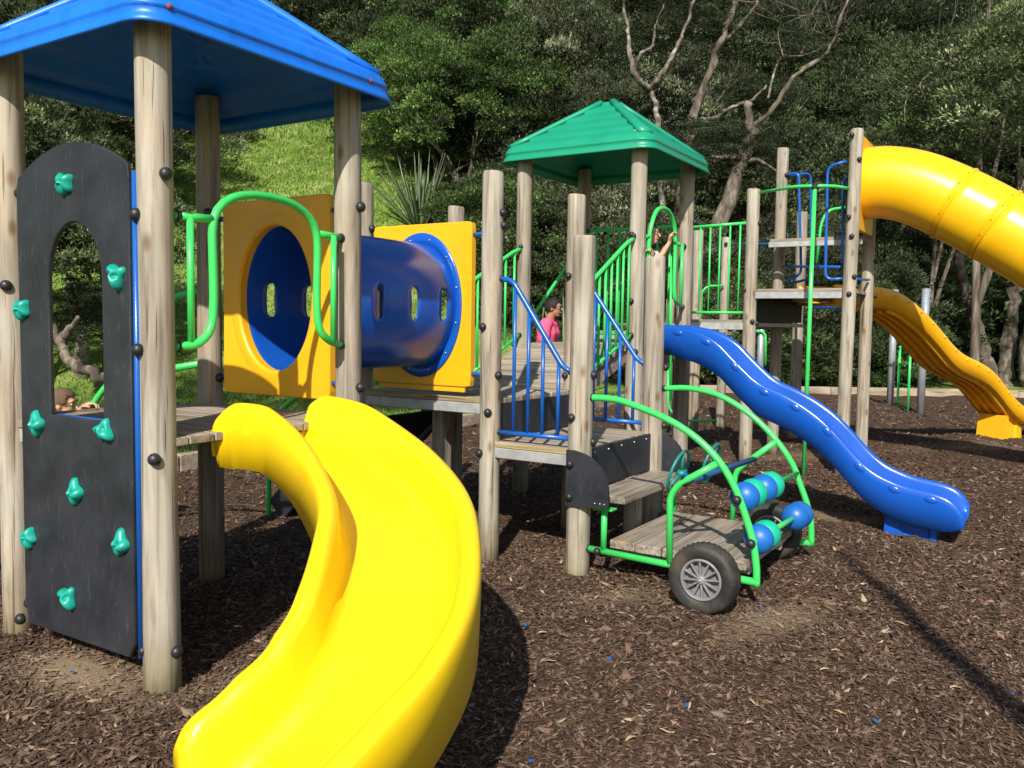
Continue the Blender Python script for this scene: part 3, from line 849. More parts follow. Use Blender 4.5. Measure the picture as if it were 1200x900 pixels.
# ---------------------------------------------------------------- slides
def channel(name, parent, L, Rr, floor, mat_, rim=.03, lip=0, outer=.0, under=.03, steps=1, flat=1.0):
    """moulded slide bed from left rims L, right rims Rr (points on top of rims) and floor depths"""
    rings = []
    for a, c, d in zip(L, Rr, floor):
        w = (c - a); wl = w.length; w.normalize()
        ux = w; uz = UP
        prof = [(-rim * .9, -d - under), (-rim * 1.05, -.06), (-rim, -.028), (-rim * .72, -.007), (-rim * .3, 0.), (rim * .2, -.001), (rim * .7, -.012), (rim * 1.0, -.04), (rim * 1.3, -d * .7), (rim * 1.75, -d * .88), (rim * 2.5, -d * .965), (rim * 3.6, -d * .995)]
        m = wl / 2
        pr_ = [(x, z) for x, z in prof] + [(m * .75, -d - .004), (m, -d - .005)]
        pr_ = pr_ + [(wl - x, z) for x, z in pr_[::-1][1:]]
        pr_ += [(wl * .75, -d - under - .005), (wl * .5, -d - under - .007), (wl * .25, -d - under - .005)]
        rings.append([a + ux * x + uz * z for x, z in pr_])
    b = MB(); b.loft(rings, True, True, True)
    return b.build(name, mat_, parent)
ys = thing('slide', (-.55, 2.9, 0), 'large bright yellow curved plastic slide in the foreground', 'slide')
CP = [(-1.145, 3.96, 1.075), (-1.125, 3.947, 1.12), (-1.09, 3.925, 1.155), (-1.02, 3.88, 1.18), (-.84, 3.77, 1.15), (-.61, 3.52, 1.03), (-.43, 3.12, .925), (-.375, 2.80, .825), (-.38, 2.54, .715), (-.45, 2.345, .61), (-.555, 2.20, .525), (-.645, 2.10, .455), (-.68, 2.06, .43)]
cs = smooth_path([V(*c) for c in CP], 7)
Ls, Rs, Fl = [], [], []
for i, c in enumerate(cs):
    t = (cs[min(i + 1, len(cs) - 1)] - cs[max(i - 1, 0)]); t = V(t.x, t.y, 0).normalized()
    if i < 3: t = NN.copy()
    rgt = V(t.y, -t.x, 0)        # right-hand side of travel
    u_ = i / (len(cs) - 1)
    hw_ = .272 - .03 * math.sin(math.pi * u_)
    dip = .01 + .22 * min(1, max(0, (u_ - .0) / .2)) ** .8 if u_ < .2 else .23
    dd = .115 + .115 * min(1, u_ / .22)
    dd = min(dd + .03 * max(0, 1 - u_ / .35), c.z - .985 + 1.3 * max(0, u_ - .07))
    tail = max(0, (u_ - .9) / .1)
    c2 = c - UP * (.05 * tail ** 2)
    dd = dd * (1 - .35 * tail ** 2)
    Ls.append(c2 + rgt * -hw_); Rs.append(c2 + rgt * hw_); Fl.append(dd)
# travel turns right, so the image-left rim is the right-hand one
ybed = channel('bed', ys, Ls, Rs, Fl, M['yellow'], rim=.036, under=.045)
for (i, side) in ((14, 1), (22, 1), (34, -1), (42, -1), (50, -1), (58, -1)):
    S = Rs if side == 1 else Ls
    p = S[i]; t = (S[i + 1] - S[i - 1]).normalized(); o = V(t.y, -t.x, 0) * side
    m_ = Matrix((t, o, UP)).transposed()
    MB().sphere(p + o * .026 - UP * .125, .03, 14, 8, (1.25, .42, .9), m_).build('moulded_boss', M['yellow'], ys)
b = MB(); b.box((-.52, 2.3, .1), V(.8, -.6, 0), V(.6, .8, 0), UP, .3, .26, .42, .03); b.build('foot', M['yellow'], ys)

# ---------------------------------------------------------------- middle tower (tunnel exit)
t2 = thing('play_tower', (-.3, 6.3, 0), 'open wooden deck with four bare posts between the blue tunnel and the ramp', 'play tower')
post(t2, P1, 2.51, [(2.25, 56), (2.17, 67), (1.52, -43), (1.21, 41), (.97, -10), (.7, -57)])
post(t2, P4, 2.52, [(1.91, -39), (1.16, -50), (1.01, -40)])
post(t2, Pl, 2.52, [(2.2, 60)], m='post_grey'); post(t2, Pb, 2.5, m='post_grey')
deck(t2, Pl + UU * .0 + NN * -.03, NN, UU, 1.17, 1.12, Z2)
board('edge_board', Pl + UU * -.02, P1 + UU * -.02, Z2 - .034, Z2 + .0, .03, 'timber_edge', t2)
board('edge_rail', Pl + UU * -.02, P1 + UU * -.02, Z2 - .105, Z2 - .036, .03, 'galv', t2)
board('riser', P1 + UU * .04 + NN * .02, P4 - UU * .04 + NN * .02, Z3 + .002, Z2 - .03, .015, 'black', t2)
MB().box(V(-.5, 6.1, .47), UU, NN, UP, .1, .1, .94).build('support_post', M['post_grey'], t2)
bcr = thing('climbing_ramp', (-1.2, 7.0, 0), 'black board ramp leaning against the far side of the tunnel deck', 'ramp')
for t in (.04, .96):
    a = Pl + (Pb - Pl) * t + VV * .02; e = a + VV * .95
    m_ = (a + e) / 2; dd = ((e + UP * .02) - (a + UP * .95)).normalized()
    MB().box(V(m_.x, m_.y, .48), dd, UU, dd.cross(UU), 1.26, .03, .2).build('side_board', M['black'], bcr)
a = Pl + (Pb - Pl) * .5 + VV * .02; e = a + VV * .95; m_ = (a + e) / 2; dd = ((e + UP * .02) - (a + UP * .86)).normalized()
MB().box(V(m_.x, m_.y, .42), dd, UU, dd.cross(UU), 1.25, .92, .02).build('deck_board', M['black'], bcr)

# ---------------------------------------------------------------- step platform
st = thing('step_platform', (.45, 5.85, 0), 'low plank landing with blue rails and a step down behind the toy car', 'step platform')
post(st, P2, 2.08, [(1.24, 63), (.83, 74), (.54, 63), (.98, -49)], .071)
post(st, P3, 2.04, [(1.25, 75), (.83, 70)], .074, 'post')
deck(st, P1 + NN * .03, NN, UU, .62, 1.12, Z3, w=.13)
board('edge_board', P1 + UU * -.022 + NN * .06, P2 - NN * .06 + UU * -.022, Z3 - .036, Z3 - .001, .03, 'timber_edge', st)
board('edge_rail', P1 + UU * -.022 + NN * .06, P2 - NN * .06 + UU * -.022, Z3 - .105, Z3 - .038, .03, 'galv', st)
rs = board('riser', P2 + UU * .06 + NN * .01, P3 - UU * .06 + NN * .01, Z4 - .0, Z3 - .004, .016, 'black', st)
for k in range(5):
    p = P2 + (P3 - P2) * (.14 + .18 * k) + NN * .02 + UP * (Z3 - .035); MB().sphere(p, .007, 8, 5).build('screw', M['steel'], rs)
sb = bpy.data.objects.new('step', None); COL.objects.link(sb); sb.parent = st; ROOT[sb] = ROOT[st]
planks(sb, P2 + NN * .022 + UU * .035, UU, NN, 1.06, .27, Z4, w=.135, th=.045, m='deck_u')
for p, s in ((P2, -1), (P3, 1)):
    b = MB(); o = p + UU * (-.079 if s < 0 else .035) + NN * -.045
    prof = [(0, Z4 - .07), (.0, .785), (.055, .785)] + [(.055 + .235 * math.sin(R_(a)), Z4 + .03 + (.78 - Z4 - .03) * math.cos(R_(a))) for a in range(10, 100, 10)] + [(.29, Z4 - .05)]
    r0 = [V(o.x + NN.x * x, o.y + NN.y * x, z) for x, z in prof]; th = UU * (.014 * s)
    b.loft([r0, [q + th for q in r0]], True, True, True, smooth=False)
    ck = b.build('cheek_board', M['black'], st)
    for x, z in ((.03, .70), (.03, .50)):
        bolt(ck, V(o.x + NN.x * x, o.y + NN.y * x, z) + th, th, .9)
    for x in (.20, .235, .262): MB().sphere(V(o.x + NN.x * x, o.y + NN.y * x, Z4 - .03) + th, .006, 8, 5).build('screw', M['steel'], ck)
MB().box(P2 + UU * .55 + NN * .12 + UP * .22, UU, NN, UP, .1, .09, .48).build('support_post', M['post_grey'], st)
def steprail(pA, pB, zA, zB, off, zb=.755):
    d = (pB - pA).normalized(); L = (pB - pA).length
    q = lambda t, z: on(pA + off, d, t * L, z)
    P = [q(.12, zA), q(.24, zA - .015), q(.80, zB + .035), q(.90, zB)]
    g = MB().tube(fillet(P, .05), .018).build('guard_rail', M['blue_paint'], st)
    MB().tube([q(.1, zb), q(.9, zb)], .016).build('bottom_rail', M['blue_paint'], g)
    for t in (.27, .43, .59, .76):
        zt = zA - .015 + (zB + .035 - zA + .015) * max(0, (t - .24) / .56)
        MB().tube([q(t, zb), q(t, zt)], .0125, 10).build('baluster', M['blue_paint'], g)
    for t, z in ((.1, zA), (.9, zB), (.09, zb), (.91, zb)): bolt(g, q(t, z), d if t < .5 else -d, .8)
steprail(P1, P2, 1.83, 1.25, V(0, 0, 0), .84); steprail(P4, P3, 1.82, 1.265, V(0, 0, 0), .84)

# ---------------------------------------------------------------- toy car
car = thing('play_car', (1.25, 5.1, 0), 'green tube framed play car with plank floor, rubber wheels and bead bars', 'play car')
CA = V(.60, 5.08, 0) - UU * .0
pf = bpy.data.objects.new('floor', None); COL.objects.link(pf); pf.parent = car; ROOT[pf] = ROOT[car]
planks(pf, CA, UU, NN, .99, .84, .25, w=.168, th=.05, m='deck_u', gap=.008)
for t in (.15, .8):
    MB().box(CA + NN * .42 + UU * t + UP * .175, NN, UU, UP, .8, .05, .06).build('bearer', M['galv'], pf)
def spl(P, s=6): return smooth_path([V(*p) for p in P], s)
a1 = MB().tube(spl([(.478, 5.162, 1.104), (.585, 5.094, 1.104), (.697, 5.023, 1.082), (.93, 4.876, .991), (1.109, 4.763, .857), (1.234, 4.684, .675), (1.325, 4.627, .414), (1.355, 4.608, .25), (1.361, 4.604, .125)]), .0205).build('side_arch', M['lime'], car)
a2 = MB().tube(spl([(1.09, 6.105, 1.1), (1.26, 5.998, 1.11), (1.441, 5.883, 1.069), (1.62, 5.77, .955), (1.761, 5.681, .81), (1.86, 5.618, .66), (1.906, 5.589, .54), (1.973, 5.547, .323), (1.989, 5.537, .119)]), .0205).build('side_arch', M['lime'], car)
bolt(a1, (.49, 5.155, 1.104), -NN, .9); bolt(a2, (1.10, 6.1, 1.1), -NN, .9)
f1 = MB().tube(fillet([(.932, 4.874, .15), (.924, 4.879, .56), (.965, 4.853, .635), (1.155, 4.733, .78)], .07), .02).build('upright', M['lime'], car)
f2 = MB().tube(fillet([(1.535, 5.824, .15), (1.545, 5.817, .55), (1.611, 5.776, .625), (1.776, 5.671, .79)], .07), .02).build('upright', M['lime'], car)
low = []
for (pa, pb, s) in ((V(.487, 5.155, .175), V(1.361, 4.604, .145), 1), (V(1.09, 6.105, .175), V(1.989, 5.537, .13), -1)):
    o = MB().tube([pa, pb], .021).build('lower_rail', M['lime'], car)
    q = pa + (pb - pa).normalized() * .10
    MB().tube([q, V(q.x, q.y, .44)], .019).build('stay', M['lime'], o)
    MB().box(V(q.x, q.y, .435), NN, UU, UP, .13, .08, .012).build('stay_plate', M['lime'], o)
    bolt(o, pa, -NN, .95); bolt(o, pa + (pb - pa).normalized() * .07 - UU * .02, -UU, .9)
cA, cB = V(1.0, 4.832, .655), V(1.655, 5.748, .655)
cb_ = MB().tube([cA, cB], .019).build('cross_bar', M['dull_blue'], car)
MB().tube([cA - UU * .015, cA + UU * .035], .026).build('clamp', M['cap'], car)
def steer(c, stub, tilt):
    # wheel plane faces back towards the step
    g = bpy.data.objects.new('steering_wheel', None); COL.objects.link(g); g.parent = car; ROOT[g] = ROOT[car]
    nrm = (V(-NN.x, -NN.y, .30)).normalized(); s = UU.copy(); t_ = nrm.cross(s).normalized(); r = .132
    MB().tube([c + (s * math.cos(2 * math.pi * k / 28) + t_ * math.sin(2 * math.pi * k / 28)) * r for k in range(29)], .0095, 10, False).build('rim', M['teal_steel'], g)
    for a in (20, 140, 260):
        e = c + (s * math.cos(R_(a)) + t_ * math.sin(R_(a))) * r
        MB().tube([c - nrm * .02, e], [.013, .008], 8).build('spoke', M['teal_steel'], g)
    MB().sphere(c - nrm * .02, .034, 14, 8, (1, 1, .7)).build('hub', M['teal_steel'], g)
    MB().tube([c - nrm * .02, stub], .015).build('column', M['blue_paint'], g)
pm = lambda t: cA + (cB - cA) * t
steer(at(795, 553, 5.02), pm(.10), 0); steer(at(833, 543, 5.5), pm(.58), 0)
def bead(p, r, m):
    b = MB(); ax = UU; a = NN; c = UP; rings = []
    for i in range(15):
        th = math.pi * (.06 + .88 * i / 14)
        rings.append([p + ax * (-math.cos(th) * r * .86) + (a * math.cos(2 * math.pi * k / 22) + c * math.sin(2 * math.pi * k / 22)) * (math.sin(th) * r) for k in range(22)])
    b.loft(rings, True, True, True); b.build('bead', M[m], car)
b1a, b1b = V(1.262, 4.667, .592), V(1.895, 5.597, .585)
b2a, b2b = V(1.334, 4.62, .362), V(1.97, 5.548, .362)
br1 = MB().tube([b1a, b1b], .017).build('bead_bar', M['lime'], car); br2 = MB().tube([b2a, b2b], .017).build('bead_bar', M['lime'], car)
d1 = (b1b - b1a).normalized(); d2 = (b2b - b2a).normalized()
for s, m in ((.105, 'blue_bead'), (.24, 'teal_bead'), (.43, 'blue_bead'), (.565, 'teal_bead')): bead(b1a + d1 * s, .085, m)
for s, m in ((.105, 'blue_bead'), (.235, 'teal_bead'), (.80, 'blue_bead'), (.90, 'blue_bead')): bead(b2a + d2 * s, .085, m)
bolt(br1, b1a - UU * .02, -UU); bolt(br2, b2a - UU * .02, -UU)
def wheel(c):
    g = bpy.data.objects.new('wheel', None); COL.objects.link(g); g.parent = car; ROOT[g] = ROOT[car]
    R0 = .192; b = MB(); seg = 72; rings = []
    prof = [(.112, -.052), (.13, -.060), (.155, -.064), (.175, -.060), (.186, -.050), (.191, -.03), (.192, 0), (.191, .03), (.186, .05), (.175, .06), (.155, .064), (.13, .06), (.112, .052)]
    for k in range(seg):
        a = 2 * math.pi * k / seg; ring = []
        for j, (r, w) in enumerate(prof):
            tr = 0
            if 4 <= j <= 8: tr = -.006 if (k + (j % 2)) % 2 else 0
            if j in (3, 9): tr = -.003 if k % 2 else 0
            rr = r + tr; ring.append(c + UU * w + (NN * math.cos(a) + UP * math.sin(a)) * rr)
        rings.append(ring)
    rings.append(rings[0]); b.loft(rings, True); b.build('tyre', M['rubber'], g)
    b = MB()
    b.loft([[c + UU * w + (NN * math.cos(2 * math.pi * k / 40) + UP * math.sin(2 * math.pi * k / 40)) * r for k in range(40)] for r, w in ((.096, -.03), (.1, -.058), (.106, -.062), (.114, -.056), (.114, .056), (.1, .058), (.096, .03))], True)
    for k in range(12):
        a = 2 * math.pi * k / 12 + .1; e = NN * math.cos(a) + UP * math.sin(a); tt = -NN * math.sin(a) + UP * math.cos(a)
        for sgn in (-1,):
            mid = c + UU * (-.046) + e * .062
            b.box(mid, e, tt, UU, .078, .010, .018, .002)
    b.loft([[c + UU * w + (NN * math.cos(2 * math.pi * k / 24) + UP * math.sin(2 * math.pi * k / 24)) * r for k in range(24)] for r, w in ((.0005, -.062), (.018, -.062), (.025, -.056), (.027, -.04), (.027, .05), (.0005, .05))], True)
    b.loft([[c + UU * -.018 + (NN * math.cos(2 * math.pi * k / 40) + UP * math.sin(2 * math.pi * k / 40)) * r for k in range(40)] for r in (.0005, .1)], True)
    b.build('rim', M['rim'], g)
    MB().sphere(c - UU * .064, .008, 8, 6).build('axle_nut', M['steel'], g)
w1 = V(1.045, 4.49, .2); wheel(w1); wheel(w1 + UU * 1.3 + NN * .0)
MB().tube([w1, w1 + UU * 1.3], .014).build('axle', M['galv'], car)

# ---------------------------------------------------------------- ramp up to the green-roofed tower
rp = thing('ramp', (.3, 7.2, 0), 'sloping plank ramp with green railings rising to the green roofed tower', 'ramp')
ra0, rb0 = Pb + NN * .04, P4 - NN * .02
ra1, rb1 = G1 + NN * .06 - UU * .06, G2 - NN * .06 - UU * .06
nn_ = 8
fl_ = bpy.data.objects.new('deck', None); COL.objects.link(fl_); fl_.parent = rp; ROOT[fl_] = ROOT[rp]
for i in range(nn_):
    t = (i + .5) / nn_
    a = ra0 + (ra1 - ra0) * t; c = rb0 + (rb1 - rb0) * t; z = Z2 + (ZG - Z2) * t + .0
    sl = ((ra1 - ra0) + UP * (ZG - Z2)); ln = sl.length; sl = sl.normalized(); d = (c - a).normalized(); sl = (sl - d * sl.dot(d)).normalized()
    m_ = (a + c) / 2
    MB().box(V(m_.x, m_.y, z - .018), d, sl, d.cross(sl), (c - a).length, ln / nn_ - .006, .036).build('plank', M['deck_n'], fl_)
for (a, c) in ((ra0, ra1), (rb0, rb1)):
    a3 = a + UP * (Z2 - .09); c3 = c + UP * (ZG - .09); d = (c3 - a3); s = NN.cross(d).normalized()
    MB().box((a3 + c3) / 2, d.normalized(), NN, d.normalized().cross(NN), d.length, .04, .1).build('stringer', M['deck_n'], rp)
def brail(parent, a, c, za0, za1, zc0, zc1, n, m='lime', r=.018, rb=.011, curl=True, nm='guard_rail'):
    """rail from a to c with bottoms za0 / zc0 and tops za1 / zc1"""
    P = lambda t, z0, z1: V(*(a + (c - a) * t).xy, z0 + (z1 - z0) * t)
    tops = [P(0, za1, zc1), P(1, za1, zc1)]
    if curl and abs(za1 - zc1) > .1:
        e = (zc1 - za1); tops = [V(a.x, a.y, za1 - .03), P(.1, za1, zc1) , P(.86, za1, zc1), V(c.x, c.y, zc1 - e * .05)]
    g = MB().tube(fillet(tops, .05), r).build(nm, M[m], parent)
    MB().tube([P(0, za0, zc0), P(1, za0, zc0)], r * .85).build('bottom_rail', M[m], g)
    for i in range(n):
        t = (i + .7) / (n + .4)
        MB().tube([P(t, za0, zc0), P(t, za1, zc1)], rb, 8).build('baluster', M[m], g)
    for q in (P(0, za0, zc0), P(1, za0, zc0), V(a.x, a.y, za1), V(c.x, c.y, zc1)): bolt(g, q, (q - (a + c) / 2).normalized() if False else V(0, -1, 0), .8)
    return g
g2r = G2 + V(-.04, -.08, 0)
brail(rp, P4 + V(.07, .08, 0), g2r, 1.13, 1.80, 1.47, 2.29, 8)
brail(rp, Pb + V(.04, .06, 0), G1 + V(-.03, -.07, 0), 1.05, 1.83, 1.45, 2.24, 6)

# ---------------------------------------------------------------- green-roofed tower
t3 = thing('play_tower', (.86, 7.98, 0), 'play tower of four round posts under a green pyramid roof', 'play tower')
post(t3, G1, 3.12, [(2.14, -52)], m='post_grey'); post(t3, G2, 3.16, [(2.3, -43), (1.75, -36), (1.33, -3)]); post(t3, G3, 3.16, [(2.53, 60)], m='post_grey'); post(t3, G4, 3.12, m='post_grey')
deck(t3, G1 - UU * .0 - NN * .03, NN, UU, 1.17, 1.12, ZG)
roof(t3, (G1 + G3) / 2, 2.98, 'green_roof', .73, .60)
grab(t3, G2, G3, 1.74, 2.30, 2.575, .135, .64, r=.019)
MB().tube([G1 + V(-.1, .9, 1.33), G1 + V(.0, .85, 1.46), G4 + V(-.05, .1, 2.3), G4 + V(.0, .02, 2.34)], .018).build('side_handrail', M['lime'], t3)
brail(t3, G4 + NN * .07, G3 - NN * .07, 1.47, 2.5, 1.47, 2.5, 7)
board('edge_rail', G1 + UU * -.02, G2 + UU * -.02, ZG - .11, ZG - .038, .03, 'galv', t3)

# ---------------------------------------------------------------- blue wave slide
bs = thing('slide', (2.4, 7.0, 0), 'glossy blue wave slide coming down from the green roofed tower', 'slide')
Ms = (G2 + G3) / 2; dS = NN.copy(); wS = V(-dS.y, dS.x, 0)       # wS: far side
prof = [(0.02, 1.56), (.18, 1.565), (.44, 1.515), (.62, 1.43), (.79, 1.26), (.97, 1.10), (1.16, 1.03), (1.31, .955), (1.47, .85), (1.63, .70), (1.75, .56), (1.89, .45), (2.08, .38), (2.29, .35), (2.4, .33), (2.5, .30)]
xs = np.linspace(.02, 2.5, 90); zs = np.interp(xs, [p[0] for p in prof], [p[1] for p in prof])
ker = np.ones(5) / 5; zp = np.concatenate([[zs[0]] * 2, zs, [zs[-1]] * 2]); zs = np.convolve(zp, ker, 'valid')
Lp, Rp, Fd = [], [], []
for i, (s, z) in enumerate(zip(xs, zs)):
    c = Ms + dS * s; k = 1
    u_ = max(0, (s - 2.3) / .2); h = .26 * (1 - .45 * u_ ** 2) ; 
    if s < .3: h = .14 + .12 * (s / .3)
    b_ = 1 + .02 * math.sin(s * 14)
    hw_ = .25
    Lp.append(V(c.x, c.y, z - .02 * u_) - wS * hw_ + V(0, 0, 0)); Rp.append(V(c.x, c.y, z - .02 * u_) + wS * hw_); Fd.append(h * .93)
    e_ = max(0, (s - 2.36) / .145)
    if e_ > 0:
        dz = .12 * (1 - math.sqrt(max(0, 1 - min(1, e_) ** 2))); Lp[-1].z -= dz; Rp[-1].z -= dz; Fd[-1] = max(.05, Fd[-1] - dz * .8)
channel('bed', bs, Lp, Rp, Fd, M['blue'], rim=.026, under=.028)
for i in range(9, 88, 9):
    for S, sg in ((Lp, -1), (Rp, 1)):
        p = S[i]; t = (S[i + 1] - S[i - 1]).normalized(); o = wS * sg
        MB().sphere(p + o * .022 - UP * .055, .035, 14, 8, (1.5, .42, .8), Matrix((t, o, o.cross(t))).transposed()).build('moulded_boss', M['blue'], bs)
fb = MB(); fc = Ms + dS * 2.12
rings = []
for z, k in ((.0 - .06, 1.0), (.19, .95)):
    ring = []
    for (x, y) in ((-.17, -.17), (-.06, -.17), (-.04, -.15), (.14, -.15), (.16, -.17), (.2, -.17), (.2, .17), (-.17, .17)):
        ring.append(V(*(fc + dS * x * k + wS * y * k).xy, z))
    rings.append(ring)
fb.loft(rings, True, True, True, smooth=False); fb.build('foot', M['blue'], bs)

# ---------------------------------------------------------------- bridge to the far tower
bg = thing('bridge', (2.0, 9.4, 0), 'short plank bridge with green railing between green roofed tower and tall tower', 'bridge')
B0 = T1 + VV * .80
deck(bg, B0, NN, UU, .76, 1.1, ZB, w=.12)
deck(bg, G3 + VV * .95 + UU * .08, NN, UU, .85, 1.75, ZB - .14, w=.125)
board('edge_rail', B0 - UU * .03, T1 - UU * .03 - NN * .06, ZB - .115, ZB - .036, .03, 'galv', bg)
brail(bg, B0, T1 - NN * .06, 1.72, 2.70, 1.72, 2.72, 6, curl=False)
post(bg, B0 - NN * .02, 2.8, [], .06, 'post_grey')

# ---------------------------------------------------------------- tall tower
t4 = thing('play_tower', (3.4, 9.8, 0), 'tall roofless play tower of wooden posts carrying the yellow tube slide', 'play tower')
post(t4, T1, 3.09, [(2.71, 48), (1.97, -75), (1.62, 5), (1.6, 60)], .072); post(t4, T3, 3.63, [(3.56, -45), (3.31, 20), (2.72, -44), (2.52, -15), (2.1, 18), (1.92, -16), (2.0, 60)])
post(t4, T2, 3.74, [(3.41, 22)], .07, 'post_grey'); post(t4, T4, 3.6, [(2.34, 38), (1.94, 60)])
deck(t4, T1 + UU * .0, NN, UU, 1.04, 1.12, ZT, w=.12)
board('edge_rail', T1 - UU * .03 + NN * .06, T3 - UU * .03 - NN * .06, ZT - .11, ZT - .038, .03, 'galv', t4)
board('back_board', V(2.83, 10.0, 0), V(3.55, 10.55, 0), 1.62, ZT - .04, .02, 'black', t4)
board('lower_rail', V(2.78, 9.96, 0), V(3.6, 10.6, 0), 1.565, 1.61, .03, 'galv', t4)
ud = bpy.data.objects.new('upper_deck', None); COL.objects.link(ud); ud.parent = t4; ROOT[ud] = ROOT[t4]
planks(ud, T2 - UU * .45, NN, UU, 1.04, .48, 2.6, w=.12)
board('edge_rail', T2 - UU * .47, T4 - UU * .47, 2.50, 2.562, .03, 'galv', ud)
def pipe(parent, nm, pts, m='blue_paint', r=.016, f=.09): return MB().tube(fillet(pts, f, 6), r).build(nm, M[m], parent)
pipe(t4, 'hand_loop', [at(921, 205, 10.5), at(936, 202, 10.4), at(939, 322, 10.4), at(918, 330, 10.5)])
pipe(t4, 'hand_loop', [at(921, 206, 10.5), at(950, 203, 10.7), at(951, 326, 10.7), at(928, 332, 10.6)])
pipe(t4, 'hand_loop', [at(992, 189, 9.1), at(970, 195, 9.2), at(967, 328, 9.2), at(992, 326, 9.1)])
pipe(t4, 'hand_loop', [at(1004, 207, 9.4), at(988, 209, 9.4), at(987, 310, 9.4), at(1004, 312, 9.4)])
pipe(t4, 'low_bar', [at(918, 312, 10.45), at(985, 313, 9.3)]); pipe(t4, 'low_bar', [at(1002, 327, 9.15), at(1018, 328, 9.9)])
pipe(t4, 'top_bar', [T1 + V(.04, 0, 3.05), V(2.92, 9.05, 3.03), V(3.1, 8.93, 3.02), V(3.3, 8.92, 3.02), T3 + V(-.04, 0, 3.02)], 'lime', .018, .2)
pipe(t4, 'rear_hoop', [at(957, 308, 10.9), at(962, 262, 10.9), at(970, 246, 10.9), at(990, 243, 10.9)], 'lime', .018, .12)
fp = thing('fire_pole', (3.1, 8.95, 0), "thin green fireman's pole standing in front of the tall tower", 'pole')
MB().tube([V(3.1, 8.95, -.1), V(3.1, 8.95, 3.0)], .022).build('pole', M['lime'], fp)
MB().box(V(3.1, 8.95, 3.02), V(1, 0, 0), V(0, 1, 0), UP, .07, .06, .06, .01).build('clamp', M['cap'], fp)
bb_ = thing('balance_bar', (3.2, 12.0, 0), 'thin blue bar spanning two rear posts behind the green bridge rail', 'bar')
MB().tube([at(857, 285, 12.9), at(905, 286, 10.6)], .012).build('bar', M['blue_paint'], bb_)

# tube slide
ts = thing('tube_slide', (4.9, 9.0, 0), 'big enclosed yellow tube slide leaving the tall tower at top right', 'tube slide')
T0 = (T3 + T4) / 2
tcs = [T0 + NN * d + UP * z for d, z in ((0., 3.15), (.22, 3.15), (.5, 3.08), (.8, 2.94), (1.15, 2.73), (1.6, 2.43), (2.1, 2.1))] + [V(6.2, 8.0, 1.72), V(6.95, 8.0, 1.32), V(7.5, 8.5, .98), V(7.6, 9.2, .7), V(7.3, 9.8, .52), V(7.0, 10.1, .46)]
tcs = smooth_path(tcs, 6)
def frames(P):
    out = []
    for i, p in enumerate(P):
        t = (P[min(i + 1, len(P) - 1)] - P[max(0, i - 1)]).normalized()
        s = t.cross(UP).normalized(); out.append((p, t, s, s.cross(t)))
    return out
fr = frames(tcs); TR = .375
cuts = [0, 20, 26, 36, 45, 54, 63, len(fr) - 1]
for a, c in zip(cuts[:-1], cuts[1:]):
    b = MB(); b.loft([[p + (s * math.cos(2 * math.pi * k / 40) + u_ * math.sin(2 * math.pi * k / 40)) * TR for k in range(40)] for (p, t, s, u_) in fr[a:c + 1]], True)
    sg_ = b.build('tube_section', M['golden'], ts); solidify(sg_, .01)
    if c < len(fr) - 1:
        p, t, s, u_ = fr[c]
        b = MB(); b.loft([[p + t * w + (s * math.cos(2 * math.pi * k / 48) + u_ * math.sin(2 * math.pi * k / 48)) * r for k in range(48)] for w, r in ((-.014, TR), (-.013, TR + .022), (-.002, TR + .024), (-.0015, TR + .015), (.0015, TR + .015), (.002, TR + .024), (.013, TR + .022), (.014, TR))], True)
        cl = b.build('seam_flange', M['golden'], ts)
        for k in range(14):
            q = p - t * .014 + (s * math.cos(2 * math.pi * k / 14) + u_ * math.sin(2 * math.pi * k / 14)) * (TR + .012)
            MB().sphere(q, .009, 8, 5).build('seam_bolt', M['cap'], cl)
pd = UU.copy(); pn_ = NN.copy(); pc = T0 + NN * .01
o_ = outline_ray(rrect(-.47, 2.62, .47, 3.62, .04), (0, 3.15), 96); i_ = outline_ray(ell(0, 3.15, .36, .36, 96), (0, 3.15), 96)
holed(o_, i_, lambda a, z: V(*(pc + pd * a).xy, z), .05, pn_).build('entry_panel', M['amber'], ts)
for p in (V(6.5, 7.95, 0), V(7.6, 9.0, 0)):
    MB().tube([p - UP * .1, V(p.x, p.y, 1.2 if p.x < 7 else .45)], .045).build('support_leg', M['galv'], ts)

# far yellow wave slide
yw = thing('slide', (5.6, 11.6, 0), 'yellow wavy slide seen from its ribbed underside, right of the tall tower', 'slide')
Y0 = V(3.7, 10.3, 0); dY = (V(7.35, 12.7, 0) - Y0).normalized(); wY = V(-dY.y, dY.x, 0)
prof = [(-.1, 2.07), (.5, 2.08), (.9, 2.07), (1.2, 2.03), (1.45, 1.93), (1.7, 1.82), (2.0, 1.66), (2.3, 1.46), (2.6, 1.28), (2.9, 1.19), (3.2, 1.12), (3.5, 1.01), (3.8, .83), (4.07, .63), (4.4, .47), (4.7, .38), (5.1, .34)]
xs = np.linspace(-.1, 5.0, 90); zs = np.interp(xs, [p[0] for p in prof], [p[1] for p in prof]); zp = np.concatenate([[zs[0]] * 3, zs, [zs[-1]] * 3]); zs = np.convolve(zp, np.ones(7) / 7, 'valid')
Lp, Rp, Fd = [], [], []
for s, z in zip(xs, zs):
    c = Y0 + dY * s + UP * z; u_ = max(0, (s - 4.7) / .3)
    Lp.append(c + wY * .25); Rp.append(c - wY * .25); Fd.append(.21 * (1 - .5 * u_))
channel('bed', yw, Lp, Rp, Fd, M['amber'], rim=.028, under=.03)
for k, yo in enumerate((-.18, -.06, .06, .18)):
    P = [Y0 + dY * s + wY * yo + UP * (z - .262) for s, z in zip(xs[20:78:3], zs[20:78:3])]
    MB().tube(P, .026, 8).build('underside_rib', M['amber'], yw)
